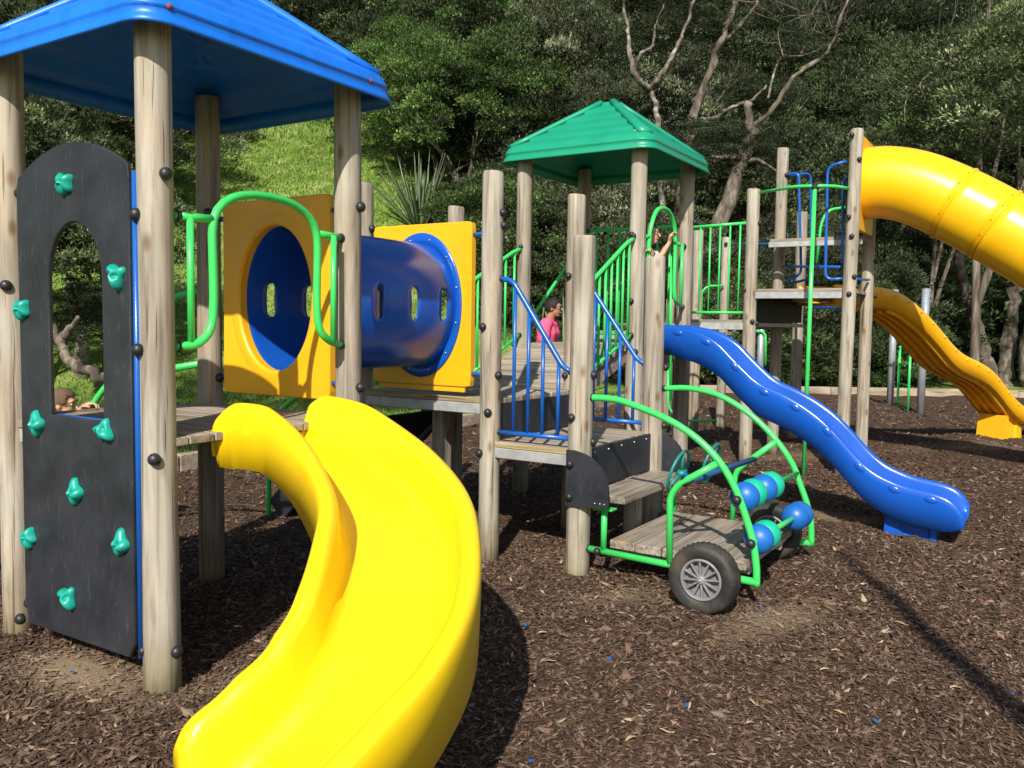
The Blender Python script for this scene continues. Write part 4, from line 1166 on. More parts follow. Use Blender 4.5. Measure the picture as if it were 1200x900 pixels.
for i in range(10, 86, 5):
    MB().sphere(Rp[i] - wY * .02 - UP * .06, .03, 12, 7, (1.4, .5, .8)).build('moulded_boss', M['amber'], yw)
fc = Y0 + dY * 4.25
fb = MB(); fb.loft([[V(*(fc + dY * x * k + wY * y * k).xy, z) for x, y in ((-.25, -.2), (-.1, -.2), (-.08, -.17), (.12, -.17), (.14, -.2), (.28, -.2), (.28, .2), (-.25, .2))] for z, k in ((-.05, 1.), (.34, .92))], True, True, True, smooth=False)
fb.build('foot', M['amber'], yw)
# ---------------------------------------------------------------- rear deck and posts seen through the bridge
rd = thing('rear_platform', (2.6, 12.6, 0), 'shaded rear platform on short posts far behind the green bridge', 'platform')
post(rd, V(2.637, 12.312, 0), 2.93, [], .072, 'post'); post(rd, V(3.17, 12.893, 0), 2.9, [(2.8, -14)], .07, 'post'); post(rd, T5, 3.16, [], .075, 'post_grey')
post(rd, V(2.0, 13.0, 0), 2.0, [], .07, 'post_grey'); post(rd, V(2.5, 13.7, 0), 2.0, [], .07, 'post_grey')
planks(rd, V(2.0, 12.7, 0), V(1, .5, 0).normalized(), V(-.45, .9, 0).normalized(), 1.1, .8, 1.6, w=.13)
pipe(rd, 'hand_loop', [at(822, 375, 12.8), at(822, 342, 12.8), at(830, 335, 12.8), at(848, 335, 12.8)], 'lime', .018, .1)
pipe(rd, 'hoop', [at(783, 430, 12.), at(783, 480, 12.), at(800, 493, 12.), at(840, 493, 12.)], 'lime', .018, .12)
pipe(rd, 'pole', [at(786, 300, 12.), at(786, 470, 12.)], 'lime', .018)

# ---------------------------------------------------------------- things behind the near tower
cp = thing('climbing_pole', (-1.92, 6.7, 0), 'bent green climbing pole rising behind the nearest tower', 'climbing pole')
pipe(cp, 'pole', [V(-1.92, 6.7, -.1), at(315, 510, 6.7), at(322, 488, 6.5), at(345, 466, 6.2), at(372, 455, 5.9)], 'lime', .021, .15)
hb_ = thing('handrail', (-3.1, 5.5, 0), 'sloping green handrail gripped by the boy behind the climbing board', 'handrail')
pipe(hb_, 'rail', [B + V(-.05, .04, 1.28), at(150, 440, 5.4), at(126, 450, 5.45), at(104, 481, 5.55), V(-3.5, 5.8, .35), V(-3.52, 5.8, -.05)], 'lime', .021, .1)
tw = thing('gangway', (-3.2, 5.0, 0), 'grey plank gangway with dark edge at the far left of the play frame', 'ramp')
for i in range(8):
    MB().box(Lf - NN * (.12 + .15 * i) + UU * .5 + UP * (Z1 - .05 - .11 * i), -NN + UP * -.75, UU, UP, .16, .9, .03).build('plank', M['deck_n'], tw)

# silver climbing frame beyond
sf = thing('play_climber', (7.8, 16.5, 0), 'silver posts with a small green ladder beyond the yellow wave slide', 'climbing frame')
for (x, y, h) in ((7.74, 16.1, 2.35), (7.87, 17.7, 2.4), (5.2, 17.9, 2.1)):
    MB().tube([V(x, y, -.1), V(x, y, h)], .07, 14).build('pole', M['silver_pole'], sf)
    MB().sphere(V(x, y, h), .072, 12, 6, (1, 1, .35)).build('end_cap', M['cap'], sf)
for x, y in ((7.67, 16.46), (7.8, 17.2)): MB().tube([V(x, y, .0), V(x, y, 1.25)], .025, 8).build('ladder_rail', M['lime'], sf)
for z in (.1, .5, .9): MB().tube([V(7.67, 16.46, z), V(7.8, 17.2, z)], .018, 8).build('rung', M['lime'], sf)
MB().tube([at(950, 361, 17.5), at(1074, 357, 16.1)], .028).build('top_bar', M['blue_paint'], sf)
pipe(sf, 'hoop', [at(897, 428, 17.8), at(897, 392, 17.8), at(892, 388, 17.8), at(886, 388, 17.8)], 'lime', .028, .15)

# unseen leaning trunk, added behind the viewer to cast the shadow at right
sk = thing('tree', (1.33, -4.5, 0), 'unseen bare trunk added behind the viewer to cast a soft shadow on the bark', 'tree')
MB().tube([V(1.33, -4.5, -.2), V(1.03, -3.6, 3), V(.83, -3.05, 5), V(.66, -2.58, 6.7)], [.13, .11, .08, .03], 10, sub=4).build('trunk', M['bark'], sk)

# ---------------------------------------------------------------- kerb
kb = thing('timber_kerb', (-1, 12.5, 0), 'low timber edging between the bark bed and the grass', 'kerb')
KP = [V(-8.5, .53, 0), V(-3.4, 8.6, 0), V(-1., 12.5, 0), V(4.5, 20.5, 0), V(7.7, 20.6, 0), V(26, 20.8, 0)]
for a, c in zip(KP[:-1], KP[1:]):
    n = max(1, round((c - a).length / 2.4))
    for i in range(n):
        p = a + (c - a) * (i / n); q = a + (c - a) * ((i + 1) / n); d = (q - p).normalized(); m_ = (p + q) / 2
        MB().box(V(m_.x, m_.y, .045), d, V(-d.y, d.x, 0), UP, (q - p).length - .012, .11, .26 + rnd.uniform(-.01, .01), .012).build('timber', M['kerb'], kb)

# ---------------------------------------------------------------- vegetation
def leafcloud(seed, R, nclump, nleaf, ll, lw, cols, clr=.34, shell=.55, spread=1., droop=0., flat=.62):
    """crown mesh: pointed leaves in clumps through an uneven ellipsoid of radii R centred on the origin"""
    g = np.random.default_rng(seed)
    d = g.normal(size=(nclump, 3)); d /= np.linalg.norm(d, axis=1)[:, None]
    d[:, 2] = np.where(d[:, 2] < -.45, -d[:, 2], d[:, 2])
    # a few big lobes make the outline uneven
    lob = g.normal(size=(7, 3)); lob /= np.linalg.norm(lob, axis=1)[:, None]
    k = 1 + .22 * np.max(np.clip(d @ lob.T, 0, 1) ** 6, axis=1) - .18 * (np.sin(d[:, 0] * 5 + seed) * np.sin(d[:, 1] * 6 + 2 * seed) * np.sin(d[:, 2] * 5)) * 2
    rad = g.uniform(shell, 1, nclump) ** .7 * k
    C = d * rad[:, None] * np.array(R)
    cr_ = clr * g.uniform(.6, 1.35, nclump)
    n = nclump * nleaf
    ci = np.repeat(np.arange(nclump), nleaf)
    o = g.normal(size=(n, 3)); o /= np.linalg.norm(o, axis=1)[:, None]
    o[:, 2] = np.where(o[:, 2] < -.2, -o[:, 2] * .6, o[:, 2])
    p = C[ci] + o * (cr_[ci] * g.uniform(.45, 1, n) ** .6)[:, None] * np.array([1, 1, flat])
    out = o * .8 + d[ci] * .35 + g.normal(size=(n, 3)) * .45 + np.array([0, 0, .25])
    ax = out / np.linalg.norm(out, axis=1)[:, None]                  # leaf axis points outwards and up
    ax[:, 2] -= droop
    r = g.normal(size=(n, 3)); s = np.cross(ax, r); s /= np.linalg.norm(s, axis=1)[:, None]
    L = ll * g.uniform(.6, 1.25, n)[:, None]; W = lw * g.uniform(.7, 1.2, n)[:, None]
    nr = np.cross(ax, s)
    v = np.stack([p, p + ax * L * .5 + s * W + nr * W * .3, p + ax * L, p + ax * L * .5 - s * W + nr * W * .3], 1).reshape(-1, 3)
    q = np.arange(n)[:, None] * 4
    f = q + np.array([0, 1, 2, 3])
    cols = np.array(cols); ck = g.integers(0, len(cols), nclump)
    ck = np.where(g.random(nclump) < .65, 0, ck)
    c = cols[ck][ci] * g.lognormal(0, .42, nclump)[ci][:, None] * g.lognormal(0, .3, n)[:, None]
    young = g.random(n) > .93; c[young] = c[young] * 1.8 + .02
    return npmesh('crown', v, f, M['leaf'], np.repeat(np.clip(c, 0, .6), 4, 0), smooth=False, link=False)
DARK = [(.034, .048, .020), (.060, .080, .032), (.022, .032, .013)]
OLIVE = [(.115, .135, .07), (.18, .20, .115), (.06, .075, .036)]
BRIGHT = [(.07, .115, .032), (.11, .16, .05), (.048, .08, .022)]
CR = {'dark': [leafcloud(11, (2.6, 2.6, 2.1), 215, 160, .13, .024, DARK, .5, .7), leafcloud(12, (2.8, 2.4, 2.3), 215, 160, .14, .024, DARK, .5, .7), leafcloud(13, (2.4, 2.6, 2.4), 215, 160, .13, .026, [DARK[1], OLIVE[2], DARK[0]], .5, .7)],
      'olive': [leafcloud(21, (2.5, 2.5, 2.0), 215, 160, .11, .020, OLIVE, .46, .7), leafcloud(22, (2.7, 2.3, 2.2), 215, 160, .11, .020, [OLIVE[2], OLIVE[0], DARK[1]], .46, .7)],
      'bright': [leafcloud(31, (2.5, 2.4, 2.1), 215, 160, .10, .026, BRIGHT, .46, .7), leafcloud(32, (2.4, 2.5, 1.9), 215, 160, .10, .026, [BRIGHT[0], BRIGHT[2], OLIVE[2]], .46, .7)],
      'bush': [leafcloud(41, (1.0, 1.0, .9), 130, 70, .075, .018, BRIGHT, .24, .4), leafcloud(42, (1.0, .9, .95), 130, 70, .08, .016, [DARK[1], BRIGHT[2]], .24, .4)]}
def limb_tree(b, p, d, L, r, depth, g, twist=.5):
    n = 5; P = [p]; rr = [r]; q = p.copy(); dd = d.normalized()
    for i in range(n):
        dd = (dd + V(g.uniform(-1, 1), g.uniform(-1, 1), g.uniform(-.5, .8)) * .18 * twist * 2).normalized()
        q = q + dd * (L / n); P.append(q); rr.append(r * (1 - .55 * (i + 1) / n))
    b.tube(P, rr, 8 if depth > 1 else 5, True)
    if depth > 0:
        for k in range(g.choice((2, 3, 3))):
            j = g.randint(2, n)
            nd = (dd + V(g.uniform(-1, 1), g.uniform(-1, 1), g.uniform(-.3, .9)) * .9).normalized()
            limb_tree(b, P[j], nd, L * g.uniform(.55, .8), rr[j] * .7, depth - 1, g, twist)
LIMB = []
for sd in (3, 5, 8):
    b = MB(); g = random.Random(sd)
    for k in range(2 if sd == 5 else 1):
        limb_tree(b, V(.15 * k, 0, -.3), V(g.uniform(-.3, .3), g.uniform(-.2, .2), 1), 2.4, .16, 3, g)
    me = bpy.data.meshes.new('trunk'); me.from_pydata(b.v, [], b.f); me.polygons.foreach_set('use_smooth', b.sm); me.materials.append(M['bark'])
    LIMB.append(me)
def link(name, me, parent, loc=(0, 0, 0), rz=0, sc=(1, 1, 1)):
    o = bpy.data.objects.new(name, me); COL.objects.link(o); o.parent = parent; o.location = loc; o.rotation_euler = (0, 0, rz); o.scale = sc
    return o
gt = random.Random(21)
LBL = {'dark': 'dark evergreen tree crowding the shaded hillside behind the playground', 'olive': 'grey green leafy tree on the hillside behind the playground', 'bright': 'fresh green bushy tree growing on the hillside behind the playground'}
def tree(x, y, kind, s=1., lift=1.9, label=None, tint=(1, 1, 1), two=True, zs=1.):
    z = float(hz(x, y))
    t = thing('tree', (x, y, z), label or LBL[kind], 'tree', None if label else kind + ' hillside trees')
    link('trunk', gt.choice(LIMB), t, (0, 0, 0), gt.uniform(0, 6), (s, s, s * lift / 1.9))
    c = link('crown', gt.choice(CR[kind]), t, (0, 0, lift * s + .8 * s), gt.uniform(0, 6), (s * gt.uniform(.9, 1.12), s * gt.uniform(.9, 1.12), s * zs))
    k = gt.uniform(.65, 1.35); c.color = (tint[0] * k, tint[1] * k, tint[2] * k, 1)
    return t
def X(px, Y): return (px - 600) / 1000. * Y
# (pixel column, distance, kind, size, lift)
rows = []
for Yd, step, s0, ki in ((24.5, 100, .9, 0), (29.5, 105, 1.25, 1), (35, 100, 1.45, 2), (42, 95, 1.6, 3), (50, 95, 1.85, 4), (60, 95, 2.2, 5)):
    px = -120 + 37 * ki
    while px < 1330:
        rows.append((px + gt.uniform(-20, 20), Yd + gt.uniform(-1, 1), s0 * gt.uniform(.88, 1.12)))
        px += step
for px, Yd, s in rows:
    # the open grass bank stays clear
    if 165 < px < 470 + (Yd - 27) * 1.5 and Yd < 39: continue
    if px <= 165 and Yd < 32: continue
    if px > 445 and px < 560 and Yd < 30.5: continue
    if px > 1060 and Yd < 32: continue
    if 455 <= px < 590: kind = 'bright' if Yd < 38 else gt.choice(('dark', 'olive', 'dark'))
    elif 590 <= px < 800: kind = 'olive' if Yd < 36 else gt.choice(('dark', 'olive'))
    elif px < 165: kind = gt.choice(('olive', 'dark', 'dark'))
    else: kind = gt.choice(('dark', 'dark', 'dark', 'dark', 'olive')) if px < 1050 or Yd > 27 else gt.choice(('dark', 'olive'))
    tree(X(px, Yd), Yd, kind, s, 1.3 if Yd < 27 else 1.9)
tree(X(515, 29.8), 29.8, 'bright', 1.1, 1.3, 'bright green rounded bush tree left of the green roof above the flax', tint=(1.05, 1.05, 1))
tree(X(478, 32), 32, 'bright', 1.05, 1.4, 'tall fresh green tree at the right edge of the grass bank', tint=(1, 1.1, .9))
tree(X(590, 25.5), 25.5, 'olive', .85, .8, 'low grey green shrub tree between the flax and the green roof')
tree(X(665, 25), 25, 'olive', 1.05, 1.5, 'silvery grey tree rising directly behind the green roof', tint=(1.25, 1.2, 1.25))
tree(X(722, 22.6), 22.6, 'olive', .62, 1.6, 'small grey green tree behind the right post of the green roof', tint=(1.1, 1.1, 1))
tree(X(838, 22.4), 22.4, 'dark', .66, 1.5, 'small dark tree covering the foot of the mossy trunk')
tree(X(925, 22.8), 22.8, 'olive', .8, 2.2, 'small olive tree right of the tall tower posts, below the dead branch')
tree(X(1140, 23.0), 23.0, 'olive', .95, 7.0, 'tree with pale clustered leaves in the top right corner above the tube slide', tint=(1.25, 1.4, 1.1))
tree(X(1085, 24.5), 24.5, 'olive', .6, 8.5, 'small lit crown left of the top right corner', tint=(.9, 1.05, .85))
for px_, Y_, s_, l_, k_ in ((10, 25, 1.1, 1.6, 'a'), (85, 27, 1.1, 1.6, 'b'), (150, 29, 1.1, 1.5, 'c'), (205, 34, .9, .9, 'd'), (465, 34, 1.1, 1.5, 'e'), (440, 40, 1.3, 1.6, 'f'), (380, 43, 1.4, 1.4, 'g'), (310, 44, 1.4, 1.4, 'h'), (240, 42, 1.4, 1.4, 'i')):
    tree(X(px_, Y_), Y_, 'olive' if k_ in 'acgi' else 'dark', s_, l_)
tree(X(1235, 22), 22, 'olive', 1.1, 5.6, 'leafy tree cut by the right edge of the photo above the tube slide', tint=(1.1, 1.15, 1))
tree(X(55, 17.5), 17.5, 'olive', .82, 2.7, 'grey green tree behind the black climbing board at left', tint=(2.3, 2.2, 2.0), zs=1.15)
tree(X(135, 19.5), 19.5, 'olive', .66, 2.6, 'second grey green tree showing between climbing board and front post', tint=(1.2, 1.2, 1.1))
tree(X(-60, 17), 17, 'dark', .95, 3.0, 'dark tree cut by the left edge of the photo')
# trees left of the frame whose shade lies on the lower lawn
for i, (x, y, s) in enumerate(((-8.2, 1.8, 1.05), (-7.3, 3.4, 1.05))):
    tree(x, y, 'dark', s, (5.6, 9.2)[i], ['broad tree outside the left frame edge shading the lawn', 'taller slimmer tree outside the left frame edge'][i])

# understorey bushes along the kerb on the right and below the trees
for i in range(36):
    px = 545 + i * 15 + gt.uniform(-12, 12); Yd = 22.2 + gt.uniform(0, 4.2)
    if px > 1085: Yd += 3
    x = X(px, Yd); z = float(hz(x, Yd)); s = gt.uniform(.8, 1.35)
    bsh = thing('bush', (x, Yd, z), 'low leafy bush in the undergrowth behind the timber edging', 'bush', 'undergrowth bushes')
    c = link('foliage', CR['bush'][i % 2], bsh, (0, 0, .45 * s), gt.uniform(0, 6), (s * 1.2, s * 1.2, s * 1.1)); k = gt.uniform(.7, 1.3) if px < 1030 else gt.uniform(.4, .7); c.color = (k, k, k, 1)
for i in range(60):      # second tier hides the bare bank under the trees
    Yd = gt.uniform(25, 42); px = gt.uniform(500 + (Yd - 25) * 2.4, 1300); x = X(px, Yd); z = float(hz(x, Yd)); s = gt.uniform(1.4, 2.4)
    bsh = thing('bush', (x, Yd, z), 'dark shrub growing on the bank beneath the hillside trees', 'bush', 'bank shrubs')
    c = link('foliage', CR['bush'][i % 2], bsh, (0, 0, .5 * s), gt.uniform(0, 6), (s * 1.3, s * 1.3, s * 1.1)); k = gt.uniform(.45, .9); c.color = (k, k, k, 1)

# bare, pale, twisting limbs and the named trunks
def knobbly(P, r, g):
    Q = smooth_path(P, 6); a = r * .36
    return [Q[0]] + [q + V(g.uniform(-a, a), g.uniform(-a, a), g.uniform(-a, a)) for q in Q[1:-1]] + [Q[-1]]
def limb(name, pts, Yd, r, label, mat_='bark_pale', twigs=0, seed=1, fork=()):
    base = at(*pts[0], Yd)
    t = thing(name, base, label, 'tree')
    b = MB(); g = random.Random(seed)
    P = [at(px, py, Yd + .25 * math.sin(i * 1.7 + seed)) for i, (px, py) in enumerate(pts)]
    r *= .66; P = knobbly(P, r, g); b.tube(P, [r * g.uniform(.85, 1.2) * (1 - .6 * i / len(P)) for i in range(len(P))], 9, True)
    o = b.build('trunk', M[mat_], t)
    for fk, rr in fork:
        b = MB(); Q = [at(px, py, Yd + .25 * math.sin(i * 2.1 + seed * 2)) for i, (px, py) in enumerate(fk)]
        rr *= .78; Q = knobbly(Q, rr, g); b.tube(Q, [rr * g.uniform(.8, 1.2) * (1 - .68 * i / len(Q)) for i in range(len(Q))], 8, True)
        if twigs:
            for k in range(twigs):
                j = g.randint(1, len(Q) - 1); q = Q[j] if j < len(Q) - 1 else Q[-1] - (Q[-1] - Q[-2]) * g.uniform(0, .6)
                limb_tree(b, q, V(g.uniform(-1, 1), g.uniform(-.4, .4), g.uniform(-.1, 1)), g.uniform(.8, 1.5), rr * .3, 2, g, .8)
        b.build('limb', M[mat_], t)
        for k in range(0 if twigs > 3 else 2):
            q = Q[-1 - k * len(Q) // 3] - base + V(g.uniform(-.8, .8), g.uniform(.5, 1.6), g.uniform(-.3, .7)); sz = g.uniform(.7, 1.1)
            c = link('crown', CR['bush'][1], t, tuple(q), g.uniform(0, 6), (sz * 1.2, sz, sz * .7)); c.color = (.85, .8, 1.05, 1)
    return t
limb('tree', [(784, 400), (776, 260), (771, 150), (768, 120), (762, 104)], 24.0, .17, 'pale forked bare tree trunk above the right side of the green roof', fork=[([(762, 106), (745, 88), (738, 60), (735, 30), (728, -10)], 0.123), ([(743, 86), (752, 62), (765, 54), (768, 30), (778, 5)], 0.072), ([(764, 104), (780, 80), (790, 62), (806, 25), (818, -15)], 0.116)])
limb('tree', [(788, 420), (796, 260), (806, 165), (818, 120), (836, 70), (852, 30), (866, -20)], 25.0, .26, 'dark barked leaning trunk with a pale snapped side branch right of the green roof', mat_='bark', twigs=1, seed=3, fork=[([(822, 140), (840, 138), (856, 126), (880, 118), (898, 100)], 0.102), ([(846, 50), (866, 30), (884, 10), (890, -15)], 0.102)])
limb('tree', [(812, 430), (832, 300), (868, 190), (880, 160), (878, 120)], 23.0, .36, 'thick brown mossy trunk behind the bridge railing', mat_='bark', seed=4, fork=[([(872, 185), (850, 184), (832, 184), (818, 186)], 0.087), ([(874, 190), (890, 188), (912, 202)], 0.087), ([(879, 150), (905, 130), (930, 90), (970, 60), (985, 20), (1000, -20)], 0.102)])
limb('tree', [(900, 115), (908, 82), (918, 66), (936, 66), (960, 60)], 23.4, .05, 'bleached dead branch with a spray of fine bare twigs at top centre', twigs=9, seed=6, fork=[([(918, 66), (912, 40), (918, 10)], 0.029), ([(936, 66), (950, 40), (944, 12)], 0.026), ([(950, 63), (972, 50), (980, 34)], 0.023)])
limb('tree', [(1085, 120), (1078, 100), (1090, 85), (1100, 72)], 21.8, .04, 'small spray of dead twigs hanging among dark leaves at right', twigs=5, seed=9, fork=[([(1078, 100), (1062, 118), (1060, 140)], 0.020), ([(1090, 85), (1108, 90), (1116, 60)], 0.020)])
limb('tree', [(1168, 470), (1162, 446), (1148, 400), (1132, 345), (1122, 300), (1118, 255), (1104, 200)], 25.0, .31, 'leftmost of the pale leaning trunks beyond the far yellow slide', mat_='bark', seed=10)
limb('tree', [(1180, 472), (1180, 446), (1182, 390), (1190, 340), (1196, 300), (1200, 240), (1190, 180)], 25.5, .38, 'thick pale trunk right of the far yellow slide beside the leaning trunk', mat_='bark', seed=11)
limb('tree', [(1203, 476), (1205, 450), (1212, 380), (1230, 320), (1262, 250)], 24.6, .42, 'rightmost leaning trunk at the frame edge beyond the yellow slide', mat_='bark', seed=12)
limb('tree', [(150, 468), (142, 452), (112, 440), (86, 424), (66, 396), (52, 360)], 16.6, .24, 'gnarled brown trunk lying low on the lawn behind the climbing board', mat_='bark', seed=13, fork=[([(70, 400), (82, 388), (92, 372)], 0.160)])
limb('tree', [(99, 445), (98, 425), (94, 395), (88, 365), (80, 320)], 18.0, .26, 'short pale trunk under the grey green tree behind the climbing board', seed=14)

# flax with sword leaves
def flax(px, Yd, base_py, n, L, label, seed):
    c = at(px, base_py, Yd); c.z = float(hz(c.x, c.y)) - .05
    t = thing('flax_plant', c, label, 'plant'); g = random.Random(seed)
    for k in range(n):
        a = g.uniform(0, 6.28); el = g.uniform(.6, 1.45); l = L * g.uniform(.6, 1.1); b = MB(); w = .055
        d = V(math.cos(a), math.sin(a), 0); s = V(-d.y, d.x, 0); rg = []
        for i in range(7):
            u_ = i / 6; bend = max(0, u_ - .45) * g.choice((.2, .9)) if k % 3 == 0 else 0
            q = c + d * (math.cos(el) * l * u_ + .1) + UP * (math.sin(el) * l * u_ - bend * bend * l * 2.2)
            ww = w * (1 - u_ ** 3) * (.7 + .6 * u_ * (1 - u_) * 2) + .003
            rg.append([q - s * ww + UP * .01, q - UP * .012, q + s * ww + UP * .01, q + UP * .004])
        b.loft(rg, True, True, True)
        b.build('sword_leaf', M['flax'], t)
M['flax'] = mat('flax_leaf', (.10, .15, .07), .4, .5, var=[(.07, .11, .05), (.2, .24, .13)], scale=3)
flax(492, 26.6, 280, 64, 2.5, 'spiky flax plant on the grass bank left of the green roof', 2)
flax(665, 19.5, 440, 24, 2.6, 'dark flax behind the man in the pink shirt', 5)

# grass (nobody could count it)
def grassmesh():
    g = np.random.default_rng(9)
    Ps = []
    n = 70000; y = g.uniform(9, 44, n) ; x = (g.uniform(140, 520, n) - 600) / 1000 * y; Ps.append(np.stack([x, y], 1))
    n = 20000; y = g.uniform(6, 18, n); x = (g.uniform(-30, 700, n) - 600) / 1000 * y; Ps.append(np.stack([x, y], 1))
    n = 14000; x = g.uniform(-1, 15, n); y = yk(x) + g.uniform(.16, 2.6, n); Ps.append(np.stack([x, y], 1))
    n = 5000; y = g.uniform(12, 24, n); x = (g.uniform(20, 160, n) - 600) / 1000 * y; Ps.append(np.stack([x, y], 1))
    P = np.concatenate(Ps); P = P[P[:, 1] > yk(P[:, 0]) + .1]; n = len(P)
    z = hz(P[:, 0], P[:, 1]) - .04
    sc = .5 + P[:, 1] / 22
    h = g.uniform(.03, .085, n) * sc; a = g.uniform(0, 6.28, n); w = .012 * sc
    s = np.stack([np.cos(a), np.sin(a), 0 * a], 1); b0 = np.stack([P[:, 0], P[:, 1], z], 1)
    lean = np.stack([np.cos(a * 3), np.sin(a * 3), 0 * a], 1) * (h * .5)[:, None]
    v = np.stack([b0 - s * w[:, None], b0 + s * w[:, None], b0 + lean + np.array([0, 0, 1]) * h[:, None]], 1).reshape(-1, 3)
    f = np.arange(n)[:, None] * 3 + np.array([0, 1, 2])
    cl = np.array([.115, .2, .035]) * g.lognormal(0, .3, n)[:, None]; dry = g.random(n) > .88; cl[dry] = np.array([.28, .29, .1]) * g.uniform(.7, 1.1, dry.sum())[:, None]
    o = npmesh('grass', v, f, M['grass'], np.repeat(cl, 3, 0), smooth=False)
    tag(o, 'short green grass covering the bank and the lawn beyond the timber edging', 'grass', kind='stuff')
grassmesh()

# ---------------------------------------------------------------- fallen leaves and blue scraps on the bark
LM = []
for sd in range(3):
    g = random.Random(sd); b = MB(); rg = []
    for i in range(7):
        u_ = i / 6; w = .008 * math.sin(math.pi * (u_ * .92 + .04)) ** .8 + .0005; x = -.03 + .06 * u_; zc = .006 * math.sin(u_ * 4 + sd)
        rg.append([V(x, -w, zc + .004), V(x, 0, zc), V(x, w, zc + .004), V(x, 0, zc + .0015)])
    b.loft(rg, True, True, True); me = bpy.data.meshes.new('leaf'); me.from_pydata(b.v, [], b.f); LM.append(me)
M['dryleaf'] = mat('dry_leaf', (.52, .38, .2), .6, .3, var=[(.36, .22, .1), (.6, .5, .3)], scale=40)
for me in LM: me.materials.append(M['dryleaf'])
spots = [(980, 763), (985, 829), (1032, 748), (880, 846), (918, 765), (885, 820), (966, 785), (1057, 726), (872, 674), (635, 747), (645, 774), (782, 853), (1120, 810), (1185, 770), (1162, 680), (700, 700), (922, 770), (1010, 738), (740, 860), (60, 790), (150, 760)]
for i, (px, py) in enumerate(spots):
    d = at(px, py, 5) - EYE; p = EYE + d * ((.016 - EYE.z) / d.z)
    o = bpy.data.objects.new('fallen_leaf', LM[i % 3]); COL.objects.link(o); o.location = (p.x, p.y, float(hm(p.x, p.y)) + .014)
    o.rotation_euler = (gt.uniform(-.2, .2), gt.uniform(-.2, .2), gt.uniform(-.9, .9)); s = gt.uniform(.7, 1.15); o.scale = (s, s, s)
    tag(o, 'pale dry leaf lying on the brown bark mulch', 'leaf', 'fallen leaves on the bark')
bm_ = MB()
for k in range(1):
    rg = [[V(.008 * math.cos(a) * (1 + .3 * math.sin(3 * a)), .007 * math.sin(a), z) for a in [2 * math.pi * j / 9 for j in range(9)]] for z in (0, .006, .008)]
    bm_.loft(rg, True, True, True)
me = bpy.data.meshes.new('blue_scrap'); me.from_pydata(bm_.v, [], bm_.f); me.materials.append(M['blue_bead'])
for i, (px, py) in enumerate([(616, 739), (606, 818), (622, 885), (714, 777), (805, 828), (892, 711), (1026, 841), (1187, 808), (84, 791), (336, 615), (548, 803)]):
    d = at(px, py, 5) - EYE; p = EYE + d * ((.016 - EYE.z) / d.z)
    o = bpy.data.objects.new('plastic_scrap', me); COL.objects.link(o); o.location = (p.x, p.y, float(hm(p.x, p.y)) + .012); o.rotation_euler = (0, .2, i)
    tag(o, 'tiny blue plastic scrap lying in the bark mulch', 'plastic scrap', 'blue scraps in the bark')

# ---------------------------------------------------------------- people
def chain(b, pts, rs, seg=14, sub=4):
    P = smooth_path([Vector(p) for p in pts], sub); R2 = list(np.interp(np.linspace(0, 1, len(P)), np.linspace(0, 1, len(rs)), rs))
    b.tube(P, R2, seg); b.sphere(P[0], R2[0], seg, 8); b.sphere(P[-1], R2[-1], seg, 8)
def remesh(o, v, sm=3):
    m = o.modifiers.new('skin', 'REMESH'); m.mode = 'VOXEL'; m.voxel_size = v; m.use_smooth_shade = True
    s = o.modifiers.new('relax', 'SMOOTH'); s.iterations = sm; s.factor = .5
def hand(b, w, d, palm_n, s, curl=.5, side=1):
    """palm and five fingers; w wrist, d direction of the hand, palm_n normal of the palm (fingers curl towards it), s hand length"""
    d = d.normalized(); n = (palm_n - d * palm_n.dot(d)).normalized(); a = d.cross(n) * side
    for k in (-.16, -.05, .06, .16): chain(b, [w, w + d * s * .25 + a * s * k * .8, w + d * s * .48 + a * s * k], [s * .13, s * .125, s * .1], 8, 2)
    for k, l in ((-.19, .40), (-.065, .48), (.065, .52), (.19, .46)):
        p0 = w + d * s * .46 + a * s * k; p = p0; ang_ = 0; P = [p]
        for seg_l, c in ((.45, .5), (.32, .9), (.23, .7)):
            ang_ += c * curl * 1.5; p = p + (d * math.cos(ang_) + n * math.sin(ang_)) * s * l * seg_l; P.append(p)
        chain(b, P, [s * .052, s * .046, s * .04], 8, 2)
    p0 = w + d * s * .16 + a * s * .2
    chain(b, [p0, p0 + d * s * .16 + a * s * .16 + n * s * .06, p0 + d * s * .34 + a * s * (.2 - .12 * curl) + n * s * (.06 + .25 * curl)], [s * .075, s * .062, s * .046], 8, 2)
